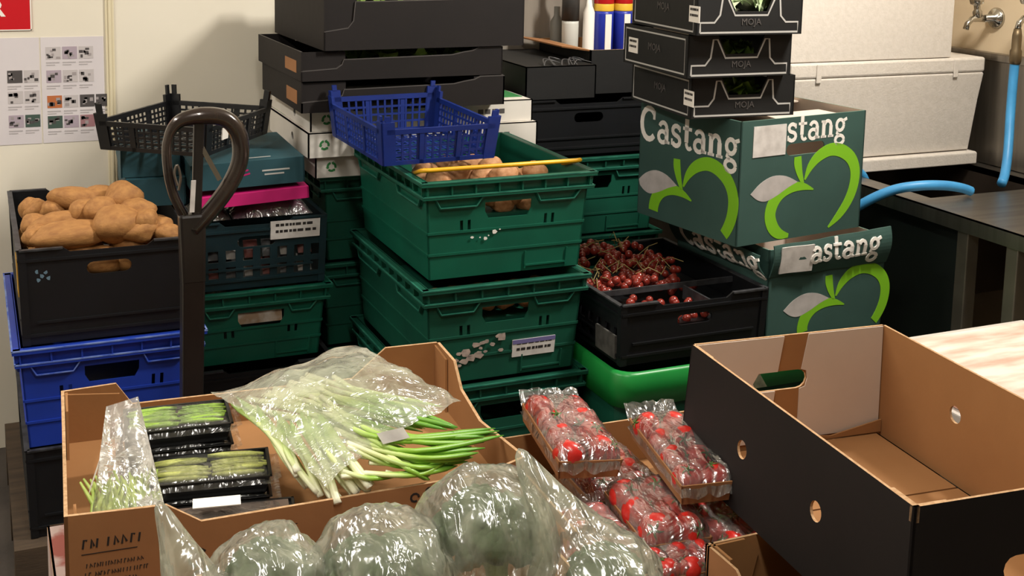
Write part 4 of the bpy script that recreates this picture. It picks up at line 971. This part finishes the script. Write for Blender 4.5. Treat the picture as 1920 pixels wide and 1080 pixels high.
# ------------------------------------------------------------ supports below the front produce
def closed_carton(lb, x, y, z, W, D, H, m, rz=0):
    t, S = carton('closed_carton', lb, x, y, z, W, D, H, m, m, rz)
    mb = MB()
    for a, b in ((0.0005, D / 2 - .001), (D / 2 + .001, D - .0005)): mb.box((.0005, a, H - .003), (W - .0005, b, H))
    mb.build_each('lid_flap', m, t); return t
closed_carton('pale printed carton under the brown produce box', .085, 1.50, .1385, .61, .50, .462, mat('pale_printed_carton', 'C9B4AE', .7, col2='A35A50', scale=16, contrast=(.5, .62)))
closed_carton('brown closed carton beneath the tray of wrapped tomatoes', .775, 1.40, .1385, .56, .40, .378, M_card)
closed_carton('brown closed carton beneath the broccoli carton', .10, 1.0, .1385, .57, .44, .47, M_card)
closed_carton('black closed carton standing below the front tomato packs', .735, 1.0, .1385, .18, .36, .50, M_blackc2)
t, S = carton('brown_carton', 'open brown carton whose corner shows beneath the empty black carton', .925, .985, .1385, .43, .385, .583, M_card, M_cardi, radians(0), tops={'left': [(0, 0), (.385, 0), (.385, .583), (.12, .55), (.075, .583), (0, .583)]})
mb = MB(); mb.panel([(0, .50), (.07, .50), (.085, .56), (.06, .583), (0, .583)], [], .004, lambda a, b, c: S['back'][0](.43 - a, b, .006 + c)); mb.panel([(0, .48), (.05, .48), (.05, .583), (0, .583)], [], .004, lambda a, b, c: S['left'][0](a, b, .008 + c)); mb.build_each('corner_flap', M_cardi, t)
t, S = carton('broccoli_carton', 'low open brown carton holding the bagged broccoli at the front', .095, .99, .610, .60, .50, .145, M_card, M_cardi)

# ------------------------------------------------------------ tomato carton and punnets
t, S = carton('tomato_carton', 'brown carton tray printed red and orange, full of wrapped tomatoes', .765, 1.385, .520, .55, .41, .203, M_card, M_cardi, radians(-2), tops={'front': tray_top(.55, .203, .165, .01)})
mb = MB(); f_ = S['left'][0]
sbox(mb, f_, .02, .39, .02, .185, -.0006, 0, 0)
for i in range(16): mb.panel([(p[0], min(.184, max(.022, p[1]))) for p in circ(rnd.uniform(.05, .36), rnd.uniform(.07, .17), rnd.uniform(.016, .03), 9)], [], .0004, lambda a, b, c: f_(a, b, c - .0009 - .0001 * (i % 4)), 1 + i % 2)
mb.build('printed_band', [mat('orange_print', 'DB8A3C', .6), M_redprint, mat('tomato_print', 'B9281F', .6)], t, label='orange and red printed side')
mb = MB(); mb.box((.004, .004, .005), (.546, .406, .125)); mb.build('layer_pad', M_cardi, t)
def tomato_mesh():
    mb = MB(); mb.ball((0, 0, 0), 1, 0, 16, 12, sc=(1, 1, .86), disp=.08, ds=1.6)
    me = mb.mesh('tomato', M_tom, True)
    c = MB()
    for k in range(5):
        a = k * 2 * pi / 5; c.tube([(0, 0, .86), (cos(a) * .28, sin(a) * .28, .88), (cos(a + .2) * .52, sin(a + .2) * .52, .82)], [.08, .07, .01], 5, flat=.4)
    c.tube([(0, 0, .8), (.02, 0, 1.05)], .05, 5)
    return me, c.mesh('calyx', M_stem, True)
TM, CM = tomato_mesh()
def punnet(lb, short, x, y, z, W, D, H, rz, rx=0, ry=0, nx=2, ny=3, r=.027, tray=M_card):
    t = thing('tomato_punnet', lb, 'punnet', (x, y, z), rz, None, rx, ry); S = sides(W, D, H, .004); mb = MB()
    for nm, (f_, Ls) in S.items(): mb.panel(rectpts(0, Ls, 0, H), [], .0025, f_)
    mb.box((.004, .004, 0), (W - .004, D - .004, .003)); mb.build('tray', tray, t)
    mb = MB(); n = 20; top = max(H + .014, .002 + 1.95 * r); v = []; f = []
    for i in range(n + 1):
        for j in range(n + 1):
            u, q = i / n * 2 - 1, j / n * 2 - 1; e = (1 - u ** 12) * (1 - q ** 12); px, py = W / 2 * (1 + u * 1.02), D / 2 * (1 + q * 1.04)
            zz = H * .45 + (top - H * .45) * e ** .5 + .0045 * noise.noise((px * 50 + x * 99, py * 50, 1)) + .003 * noise.noise((px * 130, py * 130 + y * 77, 2))
            if abs(q) > .93: zz += .012 * noise.noise((px * 60, q, 5)) 
            v.append((px, py, zz))
    for i in range(n):
        for j in range(n): a = i * (n + 1) + j; f.append((a, a + n + 1, a + n + 2, a + 1))
    mb.add(v, f)
    # crimped film end at the back
    v = []; f = []
    for i in range(13):
        q = i / 12
        for k in range(3): v.append((W * q, D * 1.01 + .012 * k + .004 * noise.noise((q * 12, k, x * 50)), H * .8 + .010 * k + .008 * noise.noise((q * 14, k * 2, y * 31))))
    for i in range(12):
        for k in range(2): f.append((i * 3 + k, i * 3 + 3 + k, i * 3 + 4 + k, i * 3 + 1 + k))
    mb.add(v, f); mb.build('film', M_filmc, t, True)
    M = Matrix.LocRotScale(Vector((x, y, z)), Euler((rx, ry, rz)), None)
    for i in range(nx):
        for j in range(ny):
            p = M @ Vector((W * (i + .5) / nx + rnd.uniform(-.003, .003), D * (j + .5) / ny + rnd.uniform(-.003, .003), .004 + r * .9 + rnd.uniform(0, .004)))
            R = (rnd.uniform(-1.1, 1.1), rnd.uniform(-1.0, 1.0), rnd.random() * 6)
            o = inst('tomato', TM, None, p, R, (r, r, r)); c = inst('calyx', CM, o)
            tag(o, 'red tomato %s, %s, in %s' % (['at the left', 'at the right', 'at the far right'][i] if nx == 2 else ['at the left', 'in the middle', 'at the right'][i], ['nearest row', 'second row', 'third row', 'fourth row'][j], short), 'tomato', 'tomatoes in ' + short)
punnet('wrapped tomato punnet on top at left, leaning on the carton rim', 'the left upper wrapped punnet', .795, 1.585, .742, .105, .205, .03, radians(-8), radians(3), radians(4), 2, 4, .026)
punnet('wrapped tomato punnet on top, against the black carton', 'the upper punnet beside the black carton', .935, 1.455, .735, .088, .225, .032, radians(-9), radians(3), 0, 2, 4, .024)
punnet('wrapped tomato punnet deep in the tray between the two upper ones', 'the dark deep punnet between the upper ones', .865, 1.60, .655, .13, .16, .03, radians(-3), 0, 0, 2, 3, .026)
punnet('wrapped tomato punnet at the front left inside the tray', 'the front left punnet in the tray', .775, 1.425, .655, .085, .16, .03, radians(-4), 0, 0, 2, 3, .027)
punnet('wrapped tomato punnet at the front middle of the tray, over its rim', 'the front middle punnet in the tray', .862, 1.425, .672, .105, .165, .03, radians(-6), radians(2), 0, 2, 3, .0275)
punnet('wrapped tomato punnet half under the black carton in the tray', 'the punnet half under the black carton', .972, 1.392, .650, .10, .19, .03, radians(-5), 0, 0, 2, 4, .024)
punnet('lowest wrapped tomato punnet hanging over the tray front', 'the lowest front punnet over the tray rim', .855, 1.375, .655, .10, .065, .026, radians(-4), radians(8), 0, 3, 2, .019)
punnet('wrapped tomato punnet peeping out behind the produce box corner', 'the punnet behind the produce box corner', .775, 1.76, .715, .10, .12, .028, radians(5), 0, 0, 2, 2, .026) if False else None

# ------------------------------------------------------------ brown produce box
W, D, H = .640, .44, .212
low = .178
PB = (.088, 1.588, .603); PRZ = radians(-3.4)
frontp = [(0, 0), (W, 0), (W, H - .008), (W * .9, low + .008), (W * .27, low), (W * .20, H - .004), (.004, H), (0, H)]
leftp = [(0, 0), (D, 0), (D, H), (D - .05, H - .002), (D - .10, H - .018), (.11, H - .02), (.03, H), (0, H)]
rightp = [(0, 0), (D, 0), (D, H + .016), (D - .10, H + .016), (D - .14, H - .02), (.20, H - .035), (.03, H - .012), (0, H - .008)]
backp = [(0, 0), (W, 0), (W, H), (W - .085, H + .004), (W - .11, low), (.16, low), (.10, H + .016), (0, H + .016)]
t, S = carton('produce_box', 'brown cardboard box with raised corners, of onions, beans and herbs', *PB, W, D, H, M_card, M_cardi, PRZ, {'front': frontp, 'left': leftp, 'right': rightp, 'back': backp}, t_=.005)
mb = MB(); mb.box((.005, .005, .005), (W - .005, D - .005, .125)); mb.build('layer_pad', M_cardi, t)
mb = MB(); fb = S['back'][0]; fl = S['left'][0]; fr = S['right'][0]; ff = S['front'][0]
mb.panel([(W - .10, .12), (W - .005, .12), (W - .005, H - .004), (W - .09, H - .012)], [], .004, lambda a, b, c: fb(a, b, .0055 + c))
mb.panel([(.005, .12), (.075, .12), (.06, H - .012), (.02, H + .004), (.005, H - .01)], [], .004, lambda a, b, c: fl(a, b, .006 + c))
mb.panel([(D - .075, .12), (D - .005, .12), (D - .005, H + .012), (D - .07, H + .008)], [], .004, lambda a, b, c: fr(a, b, .006 + c))
mb.panel([(D - .13, .12), (D - .006, .12), (D - .006, H - .03), (D - .09, H - .028), (D - .11, H - .045)], [], .004, lambda a, b, c: fl(a, b, .012 + c))
mb.build_each('corner_flap', M_cardi, t)
k = MB()
def scribble(a0, a1, b, h):
    a = a0
    while a < a1:
        wd = h * rnd.uniform(.35, .8); q = rnd.randrange(3)
        ribbon(k, ff, [(a, b), (a + wd * .2, b + h), (a + wd * .7, b + h * (.2 if q else .9))][: 3 if q < 2 else 2], h * .22)
        a += wd * (1.25 if rnd.random() < .85 else 2.0)
scribble(.022, .098, H - .048, .012)
for i, (a0, a1) in enumerate(((.026, .098), (.024, .102), (.038, .09), (.022, .106), (.045, .10), (.03, .09))): scribble(a0, a1, H - .075 - i * .0125, .0055)
ribbon(k, ff, [(.020, H - .056), (.09, H - .056)], .001)
k.build('printed_text', M_ink, t)
k = MB(); ribbon(k, ff, arc(.168, H - .085, .012, 40, 260, 8), .004); ribbon(k, ff, arc(.172, H - .115, .012, 30, 300, 8), .004)
for a, b in ((.47, low - .012), (.492, low - .006), (.515, low - .002)): ribbon(k, ff, arc(a, b, .006, 0, 300, 8), .003)
k.build('printed_mark', M_ink, t)
Mp = Matrix.LocRotScale(Vector(PB), Euler((0, 0, PRZ)), None)
# bean packs
def bean_pack(lb, x, y, z, W, D, H, rz, mb_mat, short, n=12, beans=True):
    t = thing('bean_pack', lb, 'pack', (x, y, z), rz); S = sides(W, D, H, .006); mb = MB()
    for nm, (f_, Ls) in S.items(): mb.panel(rectpts(0, Ls, 0, H), [], .002, f_); sbox(mb, f_, -.003, Ls + .003, H - .002, H, -.003, .002)
    mb.box((.006, .006, 0), (W - .006, D - .006, .002)); mb.build('tray', M_trayb, t, bevel=.001)
    if beans:
        M = Matrix.LocRotScale(Vector((x, y, z)), Euler((0, 0, rz)), None)
        b = MB(); b.tube([(-.5, 0, 0), (-.25, .004, .006), (0, .006, .008), (.25, .003, .004), (.5, -.002, -.004)], [.03, .055, .058, .055, .025], 7); me = b.mesh('bean', mb_mat, True)
        for i in range(n):
            L = W * rnd.uniform(.42, .5); side = i % 2
            p = M @ Vector((W * (.26 + .48 * side) + rnd.uniform(-.004, .004), .012 + (D - .024) * ((i // 2) + .5) / (n / 2), H - .003 + rnd.uniform(0, .004)))
            o = inst('green_bean', me, None, p, (rnd.random() * 6, rnd.uniform(-.04, .04), rz + rnd.uniform(-.06, .06)), (L, L * 1.1, L * 1.1))
            tag(o, 'green bean in ' + short, 'bean', 'beans in ' + short)
    mb = MB(); pouch(mb, (-.004, -.004, H * .6), (W + .004, -.004, H * .6), (W + .004, D + .004, H * .6), (-.004, D + .004, H * .6), .018, 0, 14, .003, 50, x * 40, .25)
    for s_ in (0, 1): pouch(mb, (W * s_ - .004, 0, H * .6), (W * s_ + .016 * (2 * s_ - 1), .004, H * .75), (W * s_ + .016 * (2 * s_ - 1), D - .004, H * .7), (W * s_ - .004, D, H * .6), .002, 0, 6, .005, 60, 3)
    mb.build('film', M_filmbean, t, True); return t
for i in range(3):
    bean_pack(['lowest black tray of beans in the back stack of three', 'middle black tray of beans in the back stack of three', 'top black tray with bright green beans, in the back stack of three'][i],
              .190, 1.795, .730 + i * .033, .152, .092, .030, radians(-5), M_bean, 'the top tray of the back stack', 14, i == 2)
for i in range(2):
    bean_pack(['black tray under the wrapped pale bean tray', 'wrapped black tray of pale beans in front of the back stack'][i], .210, 1.688, .730 + i * .031, .165, .092, .029, radians(-9), M_bean2, 'the front wrapped tray', 12, i == 1)
t = bean_pack('wrapped dark berry tray with white paper label, at the box front', .222, 1.602, .730, .168, .075, .028, radians(-10), M_bean, '', 0, False)
mb = MB(); mb.box((.006, .006, .020), (.162, .069, .029)); mb.build('brown_film_lid', mat('brown_lid', '6A5A50', .4), t)
mb = MB(); mb.box((.03, .028, .047), (.095, .056, .048)); mb.build('paper_label', M_white, t)
BE = MB(); BE.ball((0, 0, 0), 1, 0, 8, 6); BE = BE.mesh('berry', M_berry, True)
M = Matrix.LocRotScale(Vector((.222, 1.602, .730)), Euler((0, 0, radians(-10))), None)
for i in range(40):
    o = inst('berry', BE, None, M @ Vector((.006 + (i % 20) * .0082, -.004 + .001 * (i % 3), .008 + .010 * (i // 20) + rnd.uniform(-.001, .001))), (0, 0, 0), (.0048, .004, .0048)); tag(o, 'small dark red berry along the front edge of the wrapped berry tray', 'berry', 'berries in the wrapped tray')
# herb bag at the left of the box
t = thing('herb_bag', 'clear bag of pale green herbs standing in the left front box corner', 'bag')
mb = MB(); A, B_, C_, D_ = (.118, 1.625, .745), (.222, 1.622, .775), (.212, 1.835, .865), (.165, 1.825, .86)
pouch(mb, A, B_, C_, D_, .022, .02, 18, .007, 30, 3, .6); mb.build('film', film('herb_film', .26, 'F4F2EE', .6, 18, .9, vary=.12), t, True)
mb = MB(); mb.panel([(0, 0), (.045, 0), (.045, .028), (0, .028)], [], .0008, lambda a, b, c: Vector((.124, 1.652, .808)) + Vector((.35, .80, .46)) * a + Vector((-.55, .52, .5)) * (b * .4) + Vector((.5, .0, .2)) * (b * .6)); mb.build('paper_label', M_white, t)
mb = MB()
for i in range(46):
    a = rnd.uniform(.132, .212); y = rnd.uniform(1.635, 1.67); mb.tube([(a, y, .748 + rnd.random() * .012), (a + rnd.uniform(-.012, .012), y + .03, .768 + rnd.random() * .012), (a + rnd.uniform(-.02, .02), y + .075, .785 + rnd.random() * .014)], [.0050, .0042, .0016], 6)
tag(mb.build('herb_stems', mat('pale_herb', 'B9C96C', .5, col2='8DA845', scale=30), None, True), 'pale green herb stems inside the clear bag at left', 'herb', kind='stuff')
# spring onions and leeks
DO = Vector((.008, .030, -.018))
ON = [[(0.459, 1.712, 0.875), (0.521, 1.594, 0.855), (0.719, 1.626, 0.825)], [(0.462, 1.691, 0.870), (0.531, 1.574, 0.850), (0.722, 1.622, 0.820)], [(0.472, 1.643, 0.855), (0.543, 1.564, 0.840), (0.673, 1.590, 0.820)], [(0.475, 1.624, 0.850), (0.565, 1.558, 0.835), (0.665, 1.582, 0.815)], [(0.488, 1.563, 0.830), (0.542, 1.538, 0.820), (0.627, 1.570, 0.810)], [(0.460, 1.601, 0.850), (0.537, 1.544, 0.830), (0.620, 1.561, 0.810)], [(0.508, 1.551, 0.820), (0.559, 1.540, 0.820), (0.647, 1.600, 0.820)], [(0.494, 1.662, 0.860), (0.561, 1.593, 0.845), (0.683, 1.604, 0.825)], [(0.449, 1.561, 0.830), (0.489, 1.541, 0.820), (0.542, 1.547, 0.810)], [(0.518, 1.584, 0.840), (0.544, 1.542, 0.830), (0.568, 1.544, 0.805)], [(0.462, 1.753, 0.880), (0.528, 1.666, 0.870), (0.632, 1.606, 0.845)], [(0.493, 1.774, 0.885), (0.556, 1.677, 0.870), (0.655, 1.620, 0.840)], [(0.443, 1.742, 0.870), (0.510, 1.636, 0.860), (0.606, 1.581, 0.835)], [(0.490, 1.569, 0.835), (0.555, 1.552, 0.825), (0.647, 1.577, 0.815)]]
LK = [[(0.399, 1.730, 0.860), (0.411, 1.618, 0.835), (0.434, 1.547, 0.800)], [(0.410, 1.694, 0.860), (0.422, 1.602, 0.840), (0.444, 1.543, 0.800)], [(0.423, 1.698, 0.865), (0.436, 1.597, 0.840), (0.458, 1.541, 0.800)], [(0.388, 1.716, 0.855), (0.402, 1.615, 0.830), (0.428, 1.568, 0.795)], [(0.432, 1.686, 0.860), (0.445, 1.575, 0.840), (0.470, 1.541, 0.800)], [(0.438, 1.663, 0.860), (0.453, 1.577, 0.830), (0.483, 1.545, 0.800)], [(0.372, 1.751, 0.860), (0.393, 1.655, 0.830), (0.420, 1.595, 0.800)], [(0.452, 1.687, 0.865), (0.466, 1.592, 0.845), (0.490, 1.545, 0.810)], [(0.351, 1.805, 0.855), (0.380, 1.683, 0.845), (0.399, 1.602, 0.820)]]
def stalk(name, P, r0, r1, rev, lb, grp, m):
    P = [Vector(p) + DO + Vector((rnd.uniform(-.010, .010), rnd.uniform(-.012, .012), rnd.uniform(-.006, .004))) for p in P]
    if rev: P = P[::-1]
    s_ = smooth(P, 6); n = len(s_); mb = MB(); mb.tube(s_, [r0 + (r1 - r0) * i / (n - 1) if i < n - 2 else r1 * (.6 if i == n - 2 else .15) for i in range(n)], 7, flat=.7, uvs=True)
    o = mb.build(name, m, None, True); tag(o, lb, 'onion', grp)
for rep in range(2):
    for P in ON: stalk('spring_onion', P, .0045, .0052, False, 'spring onion with bright green top lying toward the box right side', 'spring onions pointing right', M_onion)
for rep in range(2):
    for P in LK: stalk('spring_onion', P, .0062, .0055, True, 'pale spring onion with white root end lying at the bag front', 'pale spring onions pointing forward', M_leek := gradient_mat('pale_onion_skin', [(0.0, 'F1EFD6'), (0.3, 'E2E8B4'), (0.75, 'BCD47C'), (1.0, '93BC52')]))
for k in range(16):
    u = k / 15
    stalk('spring_onion', [(.36 + .10 * u, 1.80 + .02 * u, .845 + .03 * u), (.45 + .08 * u, 1.70 + .06 * u, .845 + .02 * u), (.56 + .09 * u, 1.62 + .08 * u, .825 + .015 * u)], .006, .0052, False, 'pale green spring onion deep inside the frosted bag', 'spring onions deep in the bag', M_leek)
t = thing('onion_bag', 'frosted clear bag over the spring onions, peaked at its back', 'bag')
mb = MB(); n = 30
Bt = [Vector(p) + DO for p in ((.318, 1.842, .853), (.541, 1.838, .905), (.672, 1.665, .855), (.420, 1.540, .822))]
v = []; f = []
for i in range(n + 1):
    for j in range(n + 1):
        u, q = i / n, j / n; p = Bt[0] * (1 - u) * (1 - q) + Bt[1] * u * (1 - q) + Bt[2] * u * q + Bt[3] * (1 - u) * q
        e = sin(pi * min(1, u * .92 + .04)) * sin(pi * min(1, q * .9 + .05))
        z = .050 * e ** .6 - .020 * sin(pi * u) * max(0, 1 - q * 3.2)
        z += .010 * noise.noise(p * 17) + .006 * noise.noise(p * 43 + Vector((9, 0, 0))) + .004 * noise.noise(Vector((u * 5, q * 22, 1)))
        v.append(p + Vector((0, 0, z)))
for i in range(n):
    for j in range(n): a = i * (n + 1) + j; f.append((a, a + 1, a + n + 2, a + n + 1))
mb.add(v, f); mb.build('film', M_filmo, t, True)
mb = MB(); mb.panel([(0, 0), (.05, 0), (.05, .022), (0, .022)], [], .0008, lambda a, b, c: Vector((.522, 1.60, .838)) + Vector((.9, .25, -.05)) * a + Vector((-.2, .8, .45)) * b); mb.build('paper_label', M_label, t)

# ------------------------------------------------------------ bagged broccoli at the front
def broccoli_mesh(seed):
    r_ = random.Random(seed); mb = MB(); N_ = 46
    for i in range(N_):
        zc = 1 - (i + .5) / N_ * 1.25; ph = i * 2.39996; s_ = sqrt(max(0, 1 - zc * zc))
        mb.ball((s_ * cos(ph) * .78, s_ * sin(ph) * .78, zc * .62), r_.uniform(.20, .30), 0, 10, 7, disp=.35, ds=4.5, seed=i + seed)
    me = mb.mesh('broccoli', M_brocc, True)
    st = MB(); st.tube([(0, 0, .2), (0, 0, -.4), (.03, 0, -1.0)], [.5, .30, .26], 9)
    return me, st.mesh('stalk', M_broccs, True)
BM = [broccoli_mesh(i) for i in range(3)]
def broccoli(x, y, z, r, rot, short, i):
    me, st = BM[i % 3]; o = inst('broccoli', me, None, (x, y, z), rot, (r, r, r)); inst('stalk', st, o)
    tag(o, 'broccoli head inside ' + short, 'broccoli', 'broccoli in ' + short)
def bag(lb, short, c, sx, sy, sz, heads, tip=None, seed=0):
    t = thing('broccoli_bag', lb, 'bag', c); mb = MB(); sg, rg = 64, 40; v = []; f = []
    for i in range(rg + 1):
        th = pi * i / rg
        for j in range(sg):
            ph = 2 * pi * j / sg; d = Vector((sin(th) * cos(ph), sin(th) * sin(ph), cos(th)))
            k = 1 + .10 * noise.noise(d * 2.2 + Vector((seed, 0, 0))) + .05 * noise.noise(d * 6 + Vector((0, seed, 0))) + .05 * abs(noise.noise(Vector((ph * 2.2, th * .9 + seed, 0)) if th > .4 else Vector((d.x * 6, d.y * 6, seed))))
            p = Vector((d.x * sx * k, d.y * sy * k, d.z * sz * k))
            if tip:
                tv = Vector(tip).normalized(); q = max(0, d.dot(tv)); p += Vector(tip) * q ** 14
            v.append(p)
    for i in range(rg):
        for j in range(sg): f.append((i * sg + j, (i + 1) * sg + j, (i + 1) * sg + (j + 1) % sg, i * sg + (j + 1) % sg))
    mb.add(v, f); mb.build('film', M_filmb, t, True)
    for i, (dx, dy, dz, r) in enumerate(heads): broccoli(c[0] + dx * .72, c[1] + dy * .72, c[2] + dz * .8 + .002, r * .80, (rnd.uniform(-.5, .2), rnd.uniform(-.3, .3), rnd.random() * 6), short, i + seed)
BR = .82
bag('clear bag of broccoli second from left, by the printed box corner', 'the broccoli bag second from left', (.296, 1.335, .805), .075, .08, .075, [(.0, .0, .02, .062), (.025, -.04, .01, .052), (-.03, -.03, .005, .05)], None, 1)
bag('clear bag of broccoli in the middle of the front row', 'the middle broccoli bag', (.420, 1.285, .815), .088, .10, .085, [(-.034, .0, .02, .06), (.04, .0, .022, .056), (0, -.05, .012, .062)], None, 2)
bag('tallest crinkled clear bag of broccoli, right of the middle', 'the tall crinkled broccoli bag', (.556, 1.30, .830), .088, .095, .095, [(-.032, .0, .026, .056), (.036, .0, .020, .056), (0, -.045, .005, .058), (0, .03, .036, .048), (0, -.02, .03, .05)], None, 3)
bag('clear bag of broccoli at the right end with a peaked corner', 'the right end broccoli bag', (.655, 1.185, .805), .078, .085, .078, [(.01, 0, .016, .06), (-.025, -.03, .01, .055), (.02, -.045, .0, .05)], (-.035, .06, .085), 4)
bag('clear bag corner with pale green at the left end of the row', 'the left end bag', (.230, 1.30, .785), .06, .085, .06, [(0, 0, 0, .045)], (-.03, .05, .075), 5)
